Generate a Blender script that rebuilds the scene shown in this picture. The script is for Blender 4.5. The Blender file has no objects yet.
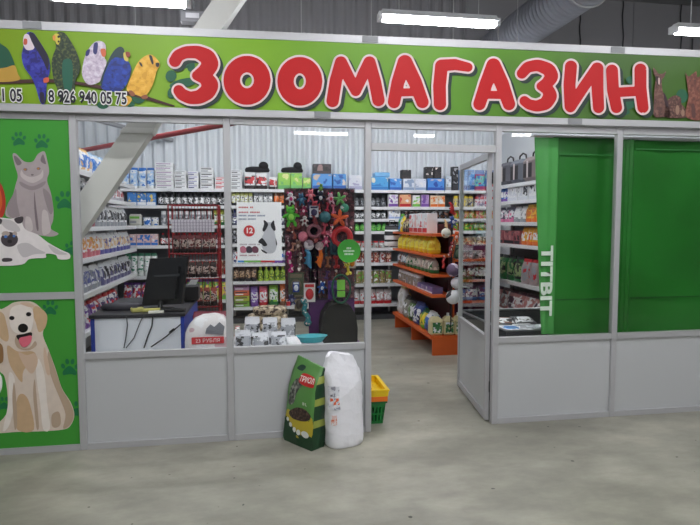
"""Pet shop front in a market hall."""
import bpy, math, random
import numpy as np
from math import sin, cos, pi, radians
from mathutils import Vector, Matrix
random.seed(7)
S = bpy.context.scene
COL = S.collection

# ------------------------------------------------------------------ camera
FPX, PITCH, YAW, ROLL = 566.376, 0.0704141, 0.16358, -0.0021085
CP = Vector((1.25493, -4.28573, 1.6419))
_F = Vector((sin(YAW), cos(YAW), 0)); _R = Vector((cos(YAW), -sin(YAW), 0)); _U = Vector((0, 0, 1))
F2 = _F*cos(PITCH) - _U*sin(PITCH); U2 = _U*cos(PITCH) + _F*sin(PITCH)
R3 = _R*cos(ROLL) + U2*sin(ROLL); U3 = U2*cos(ROLL) - _R*sin(ROLL)
cam = bpy.data.cameras.new('camera'); camo = bpy.data.objects.new('camera', cam); COL.objects.link(camo)
camo.matrix_world = Matrix(((R3.x, U3.x, -F2.x, CP.x), (R3.y, U3.y, -F2.y, CP.y), (R3.z, U3.z, -F2.z, CP.z), (0, 0, 0, 1)))
cam.sensor_width = 36; cam.lens = FPX*36/700; cam.clip_start = .05; cam.clip_end = 100
S.camera = camo

def at(u, v, axis, val):
    "measure: the point on a real plane (axis = val) that the photograph shows at u, v"
    d = F2 + R3*((u-350)/FPX) + U3*((262.5-v)/FPX)
    i = 'xyz'.index(axis)
    return CP + d*((val-CP[i])/d[i])

# ------------------------------------------------------------------ materials
_mc = {}
def lin(c):
    return tuple(((x/255)/12.92 if x/255 <= .04045 else ((x/255+.055)/1.055)**2.4) for x in c) + (1,)
def nodes(name):
    m = bpy.data.materials.new(name); m.use_nodes = True
    nt = m.node_tree; b = nt.nodes['Principled BSDF']
    return m, nt, b
def M(rgb, rough=.5, metal=0, var=.06, scale=6, spec=.5):
    "plain surface: sRGB colour with faint procedural mottling"
    k = ('M', tuple(rgb), rough, metal, var, scale, spec)
    if k in _mc: return _mc[k]
    m, nt, b = nodes('surface_%d_%d_%d' % tuple(rgb))
    n = nt.nodes.new('ShaderNodeTexNoise'); n.inputs['Scale'].default_value = scale; n.inputs['Detail'].default_value = 3
    tc = nt.nodes.new('ShaderNodeTexCoord'); nt.links.new(tc.outputs['Object'], n.inputs['Vector'])
    r = nt.nodes.new('ShaderNodeMapRange'); r.inputs['To Min'].default_value = 1-var; r.inputs['To Max'].default_value = 1+var
    nt.links.new(n.outputs['Fac'], r.inputs['Value'])
    x = nt.nodes.new('ShaderNodeVectorMath'); x.operation = 'SCALE'; x.inputs[0].default_value = lin(rgb)[:3]
    nt.links.new(r.outputs['Result'], x.inputs['Scale']); nt.links.new(x.outputs['Vector'], b.inputs['Base Color'])
    b.inputs['Roughness'].default_value = rough; b.inputs['Metallic'].default_value = metal
    b.inputs['Specular IOR Level'].default_value = spec
    _mc[k] = m; return m
def PR(c1, c2, c3, scale=14, rough=.38, stretch=(1, 1, 1)):
    "printed packaging film: three inks in irregular patches, different on every pack"
    k = ('P', tuple(c1), tuple(c2), tuple(c3), scale, rough, stretch)
    if k in _mc: return _mc[k]
    m, nt, b = nodes('print_%d_%d_%d' % tuple(c1))
    tc = nt.nodes.new('ShaderNodeTexCoord'); oi = nt.nodes.new('ShaderNodeObjectInfo')
    mp = nt.nodes.new('ShaderNodeMapping'); mp.inputs['Scale'].default_value = stretch
    nt.links.new(tc.outputs['Object'], mp.inputs['Vector'])
    mul = nt.nodes.new('ShaderNodeMath'); mul.operation = 'MULTIPLY'; mul.inputs[1].default_value = 37
    nt.links.new(oi.outputs['Random'], mul.inputs[0])
    ad = nt.nodes.new('ShaderNodeVectorMath'); ad.operation = 'ADD'
    nt.links.new(mp.outputs['Vector'], ad.inputs[0]); nt.links.new(mul.outputs[0], ad.inputs[1])
    n = nt.nodes.new('ShaderNodeTexNoise'); n.inputs['Scale'].default_value = scale; n.inputs['Detail'].default_value = 2
    nt.links.new(ad.outputs[0], n.inputs['Vector'])
    cr = nt.nodes.new('ShaderNodeValToRGB'); e = cr.color_ramp.elements
    e[0].position = .0; e[0].color = lin(c2); e[1].position = .43; e[1].color = lin(c1)
    q = e.new(.41); q.color = lin(c2)
    q = e.new(.57); q.color = lin(c1)
    q = e.new(.59); q.color = lin(c3)
    nt.links.new(n.outputs['Fac'], cr.inputs['Fac']); nt.links.new(cr.outputs['Color'], b.inputs['Base Color'])
    b.inputs['Roughness'].default_value = rough
    _mc[k] = m; return m
def EM(rgb, s):
    k = ('E', rgb, s)
    if k in _mc: return _mc[k]
    m, nt, b = nodes('lamp_light'); b.inputs['Base Color'].default_value = (.9, .9, .9, 1)
    b.inputs['Emission Color'].default_value = lin(rgb); b.inputs['Emission Strength'].default_value = s
    _mc[k] = m; return m
def glass_mat(ior=1.34):
    m, nt, b = nodes('window_glass'); nt.nodes.remove(b); out = nt.nodes['Material Output']
    t = nt.nodes.new('ShaderNodeBsdfTransparent'); t.inputs['Color'].default_value = (.985, .99, .985, 1)
    g = nt.nodes.new('ShaderNodeBsdfGlossy'); g.inputs['Roughness'].default_value = .02; g.inputs['Color'].default_value = (1, 1, 1, 1)
    fr = nt.nodes.new('ShaderNodeFresnel'); ge = nt.nodes.new('ShaderNodeNewGeometry'); mr = nt.nodes.new('ShaderNodeMapRange')   # same index on both faces of the pane
    mr.inputs['To Min'].default_value = ior; mr.inputs['To Max'].default_value = 1/ior
    nt.links.new(ge.outputs['Backfacing'], mr.inputs['Value']); nt.links.new(mr.outputs[0], fr.inputs['IOR'])
    mx = nt.nodes.new('ShaderNodeMixShader')
    nt.links.new(fr.outputs[0], mx.inputs[0]); nt.links.new(t.outputs[0], mx.inputs[1]); nt.links.new(g.outputs[0], mx.inputs[2])
    nt.links.new(mx.outputs[0], out.inputs['Surface']); return m
GLASS = glass_mat()
def floor_mat():
    m, nt, b = nodes('polished_concrete')
    tc = nt.nodes.new('ShaderNodeTexCoord')
    def noise(sc, det, rough=.6):
        n = nt.nodes.new('ShaderNodeTexNoise'); n.inputs['Scale'].default_value = sc; n.inputs['Detail'].default_value = det
        n.inputs['Roughness'].default_value = rough; nt.links.new(tc.outputs['Object'], n.inputs['Vector']); return n
    mpn = nt.nodes.new('ShaderNodeMapping'); mpn.inputs['Scale'].default_value = (.75, 1.3, 1); nt.links.new(tc.outputs['Object'], mpn.inputs['Vector'])
    a = noise(.9, 7, .62); c = noise(3.2, 8, .68); s = noise(17, 1, .3)
    nt.links.new(mpn.outputs[0], a.inputs['Vector']); nt.links.new(mpn.outputs[0], c.inputs['Vector'])
    cr = nt.nodes.new('ShaderNodeValToRGB'); e = cr.color_ramp.elements
    e[0].position = .3; e[0].color = lin((122, 120, 108)); e[1].position = .7; e[1].color = lin((182, 179, 163))
    q = e.new(.5); q.color = lin((150, 148, 135))
    nt.links.new(a.outputs['Fac'], cr.inputs['Fac'])
    cr2 = nt.nodes.new('ShaderNodeValToRGB'); e = cr2.color_ramp.elements
    e[0].position = .36; e[0].color = (.80, .80, .79, 1); e[1].position = .58; e[1].color = (1, 1, 1, 1)
    nt.links.new(c.outputs['Fac'], cr2.inputs['Fac'])
    cr3 = nt.nodes.new('ShaderNodeValToRGB'); e = cr3.color_ramp.elements      # small dark oil spots
    e[0].position = .2; e[0].color = (.2, .19, .18, 1); e[1].position = .225; e[1].color = (1, 1, 1, 1)
    nt.links.new(s.outputs['Fac'], cr3.inputs['Fac'])
    x = nt.nodes.new('ShaderNodeMix'); x.data_type = 'RGBA'; x.blend_type = 'MULTIPLY'; x.inputs[0].default_value = 1
    nt.links.new(cr.outputs[0], x.inputs[6]); nt.links.new(cr2.outputs[0], x.inputs[7])
    y = nt.nodes.new('ShaderNodeMix'); y.data_type = 'RGBA'; y.blend_type = 'MULTIPLY'; y.inputs[0].default_value = 1
    nt.links.new(x.outputs[2], y.inputs[6]); nt.links.new(cr3.outputs[0], y.inputs[7])
    nt.links.new(y.outputs[2], b.inputs['Base Color'])
    r = nt.nodes.new('ShaderNodeMapRange'); r.inputs['To Min'].default_value = .3; r.inputs['To Max'].default_value = .55
    nt.links.new(c.outputs['Fac'], r.inputs['Value']); nt.links.new(r.outputs[0], b.inputs['Roughness'])
    return m

ALU = M((188, 188, 190), .42, .25, .02)
WHITE = M((225, 226, 228), .45, 0, .02)
PANEL = M((190, 192, 193), .38, 0, .015, 2)
SHELFW = M((226, 228, 230), .4, 0, .02)
DARKBACK = M((120, 122, 127), .6)
BLACK = M((22, 22, 25), .5)
CLEARW = M((235, 236, 240), .35, 0, .03)

# ------------------------------------------------------------------ mesh builder
class MB:
    def __init__(s): s.v = []; s.f = []; s.m = []; s.sm = []
    def add(s, vs, fs, mi=0, smooth=False):
        o = len(s.v); s.v += [tuple(v) for v in vs]
        for k, f in enumerate(fs):
            s.f.append([o+i for i in f]); s.m.append(mi[k] if isinstance(mi, (list, tuple)) else mi); s.sm.append(smooth)
        return s
    def box(s, x0, x1, y0, y1, z0, z1, mi=0, bev=0):
        if bev:
            b = bev; vs = []; 
            for z, i in ((z0, b), (z0+b, 0), (z1-b, 0), (z1, b)):
                vs += [(x0+b+i*0, y0+i, z), (x1-b, y0+i, z), (x1-i, y0+b, z), (x1-i, y1-b, z), (x1-b, y1-i, z), (x0+b, y1-i, z), (x0+i, y1-b, z), (x0+i, y0+b, z)]
            fs = [list(range(7, -1, -1)), list(range(24, 32))]
            for r in range(3):
                for k in range(8): fs.append((r*8+k, r*8+(k+1) % 8, r*8+8+(k+1) % 8, r*8+8+k))
            return s.add(vs, fs, mi)
        vs = [(x0, y0, z0), (x1, y0, z0), (x1, y1, z0), (x0, y1, z0), (x0, y0, z1), (x1, y0, z1), (x1, y1, z1), (x0, y1, z1)]
        return s.add(vs, [(3, 2, 1, 0), (4, 5, 6, 7), (0, 1, 5, 4), (1, 2, 6, 5), (2, 3, 7, 6), (3, 0, 4, 7)], mi)
    def hexa(s, b4, t4, mi=0):
        return s.add(list(b4)+list(t4), [(3, 2, 1, 0), (4, 5, 6, 7), (0, 1, 5, 4), (1, 2, 6, 5), (2, 3, 7, 6), (3, 0, 4, 7)], mi)
    def tube(s, pts, r, n=8, mi=0, closed=False, cap=True):
        pts = [Vector(p) for p in pts]; vs = []; N = len(pts); ref = None
        for i, p in enumerate(pts):
            a = pts[(i-1) % N] if (closed or i) else p
            b = pts[(i+1) % N] if (closed or i < N-1) else p
            t = (b-a).normalized()
            if ref is None: ref = Vector((0, 0, 1)) if abs(t.z) < .9 else Vector((1, 0, 0))
            ref = (ref - t*ref.dot(t))
            ref = ref.normalized() if ref.length > 1e-6 else t.orthogonal().normalized()
            q = t.cross(ref); rr = r[i] if isinstance(r, (list, tuple)) else r
            for k in range(n):
                an = 2*pi*k/n; vs.append(p + (ref*cos(an) + q*sin(an))*rr)
        fs = []
        for i in range(N if closed else N-1):
            j = (i+1) % N
            for k in range(n): fs.append((i*n+k, i*n+(k+1) % n, j*n+(k+1) % n, j*n+k))
        s.add(vs, fs, mi, n > 5)
        if not closed and cap: s.add(vs[:n], [list(range(n))[::-1]], mi); s.add(vs[-n:], [list(range(n))], mi)
        return s
    def lathe(s, prof, c=(0, 0, 0), n=14, mi=0, sx=1, sy=1):
        "prof: (radius, z) or (radius, z, material)"
        vs = []; fs = []; ms = []
        for p in prof:
            for k in range(n): vs.append((c[0]+p[0]*sx*cos(2*pi*k/n), c[1]+p[0]*sy*sin(2*pi*k/n), c[2]+p[1]))
        for i in range(len(prof)-1):
            for k in range(n):
                fs.append((i*n+k, i*n+(k+1) % n, (i+1)*n+(k+1) % n, (i+1)*n+k)); ms.append(prof[i][2] if len(prof[i]) > 2 else mi)
        s.add(vs, fs, ms, True)
        if prof[0][0] > .001: s.add(vs[:n], [list(range(n))[::-1]], ms[0])
        if prof[-1][0] > .001: s.add(vs[-n:], [list(range(n))], ms[-1])
        return s
    def ell(s, c, r, mi=0, n=12, m=8, rot=None):
        vs = []; c = Vector(c)
        for i in range(m+1):
            th = pi*i/m
            for k in range(n):
                p = Vector((r[0]*sin(th)*cos(2*pi*k/n), r[1]*sin(th)*sin(2*pi*k/n), -r[2]*cos(th)))
                if rot: p = rot @ p
                vs.append(c+p)
        fs = [(i*n+k, i*n+(k+1) % n, (i+1)*n+(k+1) % n, (i+1)*n+k) for i in range(m) for k in range(n)]
        return s.add(vs, fs, mi, True)
    def bag(s, w, h, d, bands, patch=None, n=16, seal=True, c=(0, 0, 0), crumple=0, seed=0, flat=.95, pinch=.05):
        "standing film bag, front towards -y; bands: [(t_end, mat)], patch: (t0, t1, mat) on the front"
        rnd = random.Random(seed)
        ts = sorted(set([0, .04, .12, .22, .32, .42, .52, .62, .72, .8, .88, .94, 1.0]))
        vs = []
        for t in ts:
            dd = d*(.82 if t == 0 else min(1, .86+t*2) if t < .3 else 1 if t < .5 else max(pinch, 1-((t-.5)/.45)**1.7*(1-pinch)))
            ww = w*(.93 if t == 0 else 1 if t < .6 else 1-.06*(t-.6)/.4)
            if t >= .94: dd = d*pinch
            for k in range(n):
                a = 2*pi*(k+.5)/n; ca, sa = cos(a), sin(a)
                e = .45 if t < .3 else .6
                x = ww/2*math.copysign(abs(ca)**e, ca); y = dd/2*math.copysign(abs(sa)**e, sa)
                j = crumple*(rnd.random()-.5) if 0 < t < .95 else crumple*.3*(rnd.random()-.5)
                vs.append((c[0]+x+j, c[1]+y+j*.8, c[2]+t*h+(crumple*.5*(rnd.random()-.5) if t > .1 else 0)))
        fs = []; ms = []
        for i in range(len(ts)-1):
            tm = (ts[i]+ts[i+1])/2
            mb = next((b[1] for b in bands if tm <= b[0]), bands[-1][1])
            for k in range(n):
                fs.append((i*n+k, i*n+(k+1) % n, (i+1)*n+(k+1) % n, (i+1)*n+k))
                a = 2*pi*(k+1)/n; m_ = mb
                if patch and patch[0] < tm < patch[1] and sin(a) < -.55: m_ = patch[2]
                ms.append(m_)
        s.add(vs, fs, ms, True)
        s.add(vs[:n], [list(range(n))[::-1]], bands[0][1]); s.add(vs[-n:], [list(range(n))], bands[-1][1])
        return s
    def mesh(s, mats, name='m'):
        me = bpy.data.meshes.new(name); me.from_pydata(s.v, [], s.f); me.validate(clean_customdata=False)
        for m in (mats if isinstance(mats, (list, tuple)) else [mats]): me.materials.append(m)
        if len(me.polygons) == len(s.f):
            for p, mi, sm in zip(me.polygons, s.m, s.sm): p.material_index = mi; p.use_smooth = sm
        me.update(); return me
    def build(s, name, mats, parent=None, loc=(0, 0, 0), rz=0, rot=None):
        return put(s.mesh(mats, name), name, parent, loc, rz, rot)

def put(me, name, parent=None, loc=(0, 0, 0), rz=0, rot=None):
    o = bpy.data.objects.new(name, me); COL.objects.link(o); o.location = loc
    o.rotation_euler = rot if rot else (0, 0, rz)
    if parent: o.parent = parent
    return o
def tag(o, label, cat, group=None, kind=None):
    if label: o['label'] = label
    if cat: o['category'] = cat
    if group: o['group'] = group
    if kind: o['kind'] = kind
    return o
def thing(name, label, cat, loc=(0, 0, 0), rz=0, group=None, rot=None):
    return tag(put(None, name, None, loc, rz, rot), label, cat, group)
def structure(o, label=None):
    o['kind'] = 'structure'
    if label: o['label'] = label
    return o
ORD = ['first', 'second', 'third', 'fourth', 'fifth', 'sixth', 'seventh', 'eighth', 'ninth', 'tenth', 'eleventh', 'twelfth', 'thirteenth',
       'fourteenth', 'fifteenth', 'sixteenth', 'seventeenth', 'eighteenth', 'nineteenth', 'twentieth', 'twenty-first', 'twenty-second', 'twenty-third', 'twenty-fourth', 'twenty-fifth']

# flat shapes printed on a plane y = const, given by photo pixels measured on that plane
def smooth_poly(p, k=4):
    out = []; n = len(p)
    for i in range(n):
        a, b, c, d = p[i-1], p[i], p[(i+1) % n], p[(i+2) % n]
        for j in range(k):
            t = j/k
            out.append(tuple(.5*((2*b[q]) + (-a[q]+c[q])*t + (2*a[q]-5*b[q]+4*c[q]-d[q])*t*t + (-a[q]+3*b[q]-3*c[q]+d[q])*t**3) for q in (0, 1)))
    return out
def poly_on(mb, pts, y, mi=0, sm=True, clip=None):
    from mathutils.geometry import tessellate_polygon
    if sm: pts = smooth_poly(pts)
    P = [at(u, v, 'y', y) for u, v in pts]
    if clip: P = [Vector((min(max(p.x, clip[0]), clip[1]), p.y, min(max(p.z, clip[2]), clip[3]))) for p in P]
    tr = tessellate_polygon([[Vector((p.x, p.z, 0)) for p in P]])
    fs = []
    for t in tr:
        a, b, c = [P[i] for i in t]
        cr = (b.x-a.x)*(c.z-a.z) - (b.z-a.z)*(c.x-a.x)
        if abs(cr) < 1e-9: continue
        fs.append(tuple(t) if cr > 0 else tuple(t)[::-1])
    mb.add(P, fs, mi)
def ell_pts(u, v, ru, rv, ang=0, n=16):
    a = radians(ang)
    return [(u+ru*cos(2*pi*k/n)*cos(a)-rv*sin(2*pi*k/n)*sin(a), v+ru*cos(2*pi*k/n)*sin(a)+rv*sin(2*pi*k/n)*cos(a)) for k in range(n)]
def stroke_on(mb, paths, y, extra=0, du=0, dv=0, mi=0, cell=.7):
    "paths: lists of (u, v, r) in pixels; one flat clean outline around the union of the tapered bars"
    segs = []
    for path in paths:
        q = []
        for i in range(len(path)-1):
            a, b = path[i], path[i+1]
            for j in range(6): t = j/6; q.append(tuple(a[k]+(b[k]-a[k])*t for k in range(3)))
        q.append(path[-1])
        if len(path) > 3:
            for _ in range(3):
                q = [q[0]] + [tuple((q[i-1][k]+2*q[i][k]+q[i+1][k])/4 for k in range(3)) for i in range(1, len(q)-1)] + [q[-1]]
        segs += list(zip(q, q[1:]))
    allp = [p for s in segs for p in s]; m = max(p[2] for p in allp)+extra+1.5
    u0, u1 = min(p[0] for p in allp)-m, max(p[0] for p in allp)+m; v0, v1 = min(p[1] for p in allp)-m, max(p[1] for p in allp)+m
    nu, nv = int((u1-u0)/cell)+2, int((v1-v0)/cell)+2
    U = (u0+np.arange(nu)*cell)[:, None]; V = (v0+np.arange(nv)*cell)[None, :]; D = np.full((nu, nv), 1e9)
    for a, b in segs:
        dx, dy = b[0]-a[0], b[1]-a[1]; L2 = dx*dx+dy*dy or 1e-9
        t = np.clip(((U-a[0])*dx+(V-a[1])*dy)/L2, 0, 1)
        D = np.minimum(D, np.hypot(U-a[0]-dx*t, V-a[1]-dy*t)-(a[2]+(b[2]-a[2])*t)-extra)
    cache = {}; verts = []; faces = []
    def vert(u, v):
        k = (round(u, 4), round(v, 4))
        if k not in cache: cache[k] = len(verts); verts.append(at(u+du, v+dv, 'y', y))
        return cache[k]
    for i in range(nu-1):
        col = D[i:i+2]
        if col.min() > 0: continue
        j = 0
        while j < nv-1:
            c = [(i, j), (i+1, j), (i+1, j+1), (i, j+1)]; d = [D[x] for x in c]
            if max(d) <= 0:                       # merge runs of full cells
                k = j
                while k < nv-1 and D[i, k+1] <= 0 and D[i+1, k+1] <= 0: k += 1
                faces.append([vert(u0+i*cell, v0+k*cell), vert(u0+(i+1)*cell, v0+k*cell), vert(u0+(i+1)*cell, v0+j*cell), vert(u0+i*cell, v0+j*cell)])
                j = k; continue
            if min(d) < 0:
                pl = []
                for n in range(4):
                    a, b = c[n], c[(n+1) % 4]; da, db = d[n], d[(n+1) % 4]
                    if da <= 0: pl.append(vert(u0+a[0]*cell, v0+a[1]*cell))
                    if (da <= 0) != (db <= 0):
                        t = da/(da-db); pl.append(vert(u0+(a[0]+(b[0]-a[0])*t)*cell, v0+(a[1]+(b[1]-a[1])*t)*cell))
                if len(pl) > 2: faces.append(pl[::-1])
            j += 1
    mb.add(verts, faces, mi)
def text_mesh(body, size, mat, name, parent, loc, rot=(pi/2, 0, 0), offset=0, extrude=0, align='LEFT', sx=1, bold=0):
    c = bpy.data.curves.new(name, 'FONT'); c.body = body; c.size = size; c.offset = offset; c.extrude = extrude; c.align_x = align
    c.resolution_u = 3
    o = bpy.data.objects.new(name+'_curve', c); COL.objects.link(o); bpy.context.view_layer.update()
    me = bpy.data.meshes.new_from_object(o.evaluated_get(bpy.context.evaluated_depsgraph_get()))
    bpy.data.objects.remove(o); bpy.data.curves.remove(c)
    me.materials.clear(); me.materials.append(mat)
    if bold or sx != 1:
        for v in me.vertices: v.co.x *= sx
    return put(me, name, parent, loc, 0, rot)
LAMP, EXPO = 30, .84
# ================================================================== THE HALL
fl = MB().box(-10, 13, -14, 5.6, -.1, 0).build('floor', floor_mat()); structure(fl)
def ribbed(x0, x1, z0, z1, y, pitch, deep, mat, name):
    mb = MB(); vs = []; x = x0; out = []
    while x < x1:
        for dx, dy in ((0, 0), (.22, 0), (.5, deep), (.72, deep)): out.append((x+dx*pitch, y-deep+dy))
        x += pitch
    out = [(min(a, x1), b) for a, b in out] + [(x1, y)]
    n = len(out)
    for a, b in out: vs += [(a, b, z0), (a, b, z1)]
    fs = [(2*i, 2*i+2, 2*i+3, 2*i+1) for i in range(n-1)]
    mb.add(vs, fs); mb.box(x0, x1, y+.002, y+.08, z0, z1)
    return structure(mb.build(name, mat))
ribbed(-10, 13, 0, 3.9, 5.52, .175, .06, M((214, 219, 224), .5, 0, .02), 'wall_back')
ribbed(-10, 4.95, 3.9, 5.7, 5.52, .19, .03, M((142, 141, 144), .55, 0, .05), 'wall_back_upper')
mb = MB()
for i, (a, b) in enumerate(((4.955, 6.55), (6.56, 8.2), (8.21, 9.4), (9.41, 13))): mb.box(a, b, 5.5, 5.6, 3.9, 5.7)
structure(mb.build('wall_back_panels', M((150, 149, 152), .5, 0, .03)))
structure(MB().box(-1.75, -1.65, .12, 5.5, 0, 3.6).build('wall_left', M((222, 226, 230), .5, 0, .03)))
structure(MB().box(5.62, 5.72, .12, 5.45, 0, 3.2).build('wall_right', M((222, 226, 230), .5, 0, .03)))
structure(MB().box(-10.1, -10, -14, 5.6, 0, 5.7).build('wall_west', M((170, 170, 172), .6)))
structure(MB().box(13, 13.1, -14, 5.6, 0, 5.7).build('wall_east', M((170, 170, 172), .6)))
structure(MB().box(-10, 13, -14.1, -14, 0, 5.7).build('wall_behind', M((120, 120, 122), .6)))
structure(MB().box(-10, 13, -14, 5.6, 5.7, 5.95).build('ceiling', M((120, 120, 122), .6)))

# hanging fluorescent lamps
def lamp_meshes(strength):
    h = MB(); h.hexa([(-.66, -.07, 0), (.66, -.07, 0), (.66, .07, 0), (-.66, .07, 0)], [(-.64, -.04, .06), (.64, -.04, .06), (.64, .04, .06), (-.64, .04, .06)])
    d = MB(); d.hexa([(-.62, -.035, -.05), (.62, -.035, -.05), (.62, .035, -.05), (-.62, .035, -.05)], [(-.64, -.06, 0), (.64, -.06, 0), (.64, .06, 0), (-.64, .06, 0)])
    c = MB(); c.tube([(0, 0, .05), (0, 0, 1.963)], .006, 5)
    e = MB(); e.box(-.68, -.64, -.06, .06, -.045, .03)
    return [('housing', h.mesh(WHITE)), ('diffuser', d.mesh(EM((250, 251, 255), strength))), ('suspension_rod', c.mesh(ALU)), ('end_cap', e.mesh(WHITE))]
LM = lamp_meshes(LAMP)
def lamp(x, y, z, label, group=None, ln=1):
    t = thing('fluorescent_lamp', label, 'lamp', (x, y, z), 0, group)
    for n, me in LM:
        if n == 'suspension_rod':
            for sx_ in (-.45, .45): put(me, n, t, (sx_, 0, 0)).scale = (1, 1, (5.709-z)/1.963)
        elif n == 'end_cap':
            put(me, n, t); put(me, n, t, (1.32, 0, 0))
        else: put(me, n, t)
    t.scale = (ln, 1, 1)
lamp(.02, 1.5, 3.76, 'hanging fluorescent lamp above the parrots on the banner', ln=.94)
lamp(3.15, 1.5, 3.735, 'hanging fluorescent lamp above the middle letters of the banner', ln=.95)
lamp(6.52, 1.5, 3.78, 'hanging fluorescent lamp above the brown animals at the banner end')
HL = 'unseen hanging fluorescent lamp lighting the shop and hall'
for x in (-3.1, 9.5): lamp(x, 1.5, 3.8, HL, 'lamps of the hall out of view')
for x in (.3, 2.3, 4.3): lamp(x, 3.05, 3.8, HL, 'lamps of the hall out of view')  # row added behind the banner to brighten the shop inside
for y in (-1.75, -3.6, -5.6):
    for x in ((-2.6, .1, 2.8, 5.5, 8.2) if y > -2 else (.1, 2.8, 5.5)): lamp(x, y, 3.8, HL, 'lamps of the hall out of view')  # unseen hall rows; the two rear ones are added for general light
lamp(2.8, -9.3, 3.78, 'hall lamp mirrored in the window over the green cartons')
lamp(5.33, -9.3, 3.78, 'hall lamp mirrored in the transom glass over the doorway', ln=.4)
lamp(7.87, -9.3, 3.86, 'hall lamp mirrored in the window beside the green sheet', ln=.4)

# spiral duct
t = thing('ventilation_duct', 'silver spiral ventilation duct running under the hall roof behind the banner', 'duct', (5.42, 0, 4.66))
mb = MB(); pts = []; rr = []; y = 5.46
while y > -1.0:
    pts += [(0, y, 0), (0, y-.075, 0), (0, y-.08, 0), (0, y-.09, 0)]; rr += [.29, .29, .3, .3]; y -= .1
mb.tube(pts, rr, 28).build('duct_shell', M((176, 178, 186), .42, .6, .15, 3), t)
for yy in (4.5, 2.5): MB().tube([(.31*cos(a), yy, .31*sin(a)) for a in [i*pi/12 for i in range(24)]], .014, 6, 0, True).build('hanging_ring', ALU, t)
# fixtures above the banner
t = thing('control_box', 'small grey electrical box hanging beside the white brace above the banner', 'box', tuple(at(194, 18, 'y', 2.2)))
MB().box(-.14, .14, -.06, .06, -.06, .06, 0, .01).build('housing', M((120, 120, 124), .5), t)
MB().box(-.08, .06, -.066, -.058, -.02, .03).build('label_plate', M((190, 190, 195), .5), t)
MB().tube([(0, 0, .06), (0, 0, 5.69-at(194, 18, 'y', 2.2).z)], .01, 6).build('bracket', M((110, 110, 114), .5), t)
for u, vt, vb, lab in ((580, 12, 50, 'dark cable hanging beside the silver duct'), (540+83, -5, 50, 'dark wire down the pale wall panels right of the duct'), (681, -5, 52, 'dark wire down the pale wall near the banner end')):
    a, b = at(u, vt, 'y', 5.48), at(u, vb+6, 'y', 5.48)
    pts = [a+(b-a)*k/6 + Vector((.012*sin(k*2), 0, 0)) for k in range(7)]
    tag(MB().tube(pts, .012, 6).build('hanging_cable', M((60, 60, 64), .6)), lab, 'cable')
a = at(655, 52, 'y', 5.485); b = at(692, 52, 'y', 5.485)
tag(MB().tube([a, b, b+Vector((0, 0, .25))], .016, 6).build('conduit', M((70, 70, 74), .6)), 'dark bent conduit on the pale wall above the brown animals', 'pipe')

# diagonal brace, pipes
mb = MB(); w = .19
def bx(z): return -.06 + (z-1.82)/1.47
mb.hexa([(bx(.0)-.02, .26, 0), (bx(.0)+w, .26, 0), (bx(.0)+w, .40, 0), (bx(0)-.02, .40, 0)], [(bx(5.69)-.02, .26, 5.69), (bx(5.69)+w, .26, 5.69), (bx(5.69)+w, .40, 5.69), (bx(5.69)-.02, .40, 5.69)])
t = thing('diagonal_brace', 'pale diagonal steel brace crossing behind the leftmost shop window and banner', 'brace')
mb.build('brace_tube', M((206, 206, 200), .5, 0, .03), t)
z = 2.32; mb = MB(); mb.hexa([(bx(z)-.03, .25, z), (bx(z)+w+.01, .25, z), (bx(z)+w+.01, .41, z), (bx(z)-.03, .41, z)], [(bx(z+.04)-.03, .25, z+.04), (bx(z+.04)+w+.01, .25, z+.04), (bx(z+.04)+w+.01, .41, z+.04), (bx(z+.04)-.03, .41, z+.04)])
mb.build('clamp', M((222, 222, 218), .5), t)
a, b = at(40, 158.2, 'x', -1.64), at(330, 105, 'y', .08)
tag(MB().tube([a, b], .028, 10).build('gas_pipe', M((150, 52, 56), .45)), 'dark red pipe slanting high across the leftmost shop window', 'pipe')
a, b = at(74, 113.8, 'y', 4.2), at(172, 140, 'y', 5.46)
tag(MB().tube([a, b], .035, 10).build('grey_pipe', M((150, 152, 156), .5)), 'thin grey pipe sloping down behind the pale diagonal brace', 'pipe')

# ================================================================== SHOPFRONT
PX = [-1.05, 0, 1.05, 2.1, 3.15, 4.2, 5.25]
TOP, SILL = 2.42, .71
wf = put(None, 'wall_front'); structure(wf, 'aluminium framed shopfront partition with pale grey lower panels')
def post(x): MB().box(x-.025, x+.025, -.025, .025, 0, TOP, 0, .004).build('post', ALU, wf)
for x in PX: post(x)
for i in range(6):
    a, b = PX[i]+.026, PX[i+1]-.026
    MB().box(a, b, -.022, .022, TOP-.062, TOP-.002).build('top_rail', ALU, wf)
    if i != 3: MB().box(a, b, -.022, .022, .0, .045).build('bottom_rail', ALU, wf)
    if i not in (0, 3):
        MB().box(a, b, -.022, .022, SILL-.045, SILL).build('sill_rail', ALU, wf)
        MB().box(a, b, -.006, .006, .045, SILL-.045).build('infill_panel', PANEL, wf)
MB().box(2.126, 3.124, -.022, .022, 2.19, 2.245).build('transom_rail', ALU, wf)
MB().box(-1.024, -.026, -.022, .022, 1.105, 1.155).build('middle_rail', ALU, wf)
for i, n in ((1, 1), (2, 2), (4, 3), (5, 4)):
    g = MB().box(PX[i]+.026, PX[i+1]-.026, -.003, .003, SILL, TOP-.062).build('window_%d' % n, GLASS); structure(g)
structure(MB().box(2.126, 3.124, -.003, .003, 2.245, TOP-.062).build('window_5', GLASS))
structure(MB().box(-1.9, -1.05, -.006, .006, 0, TOP).build('wall_front_extension', PANEL))
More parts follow.
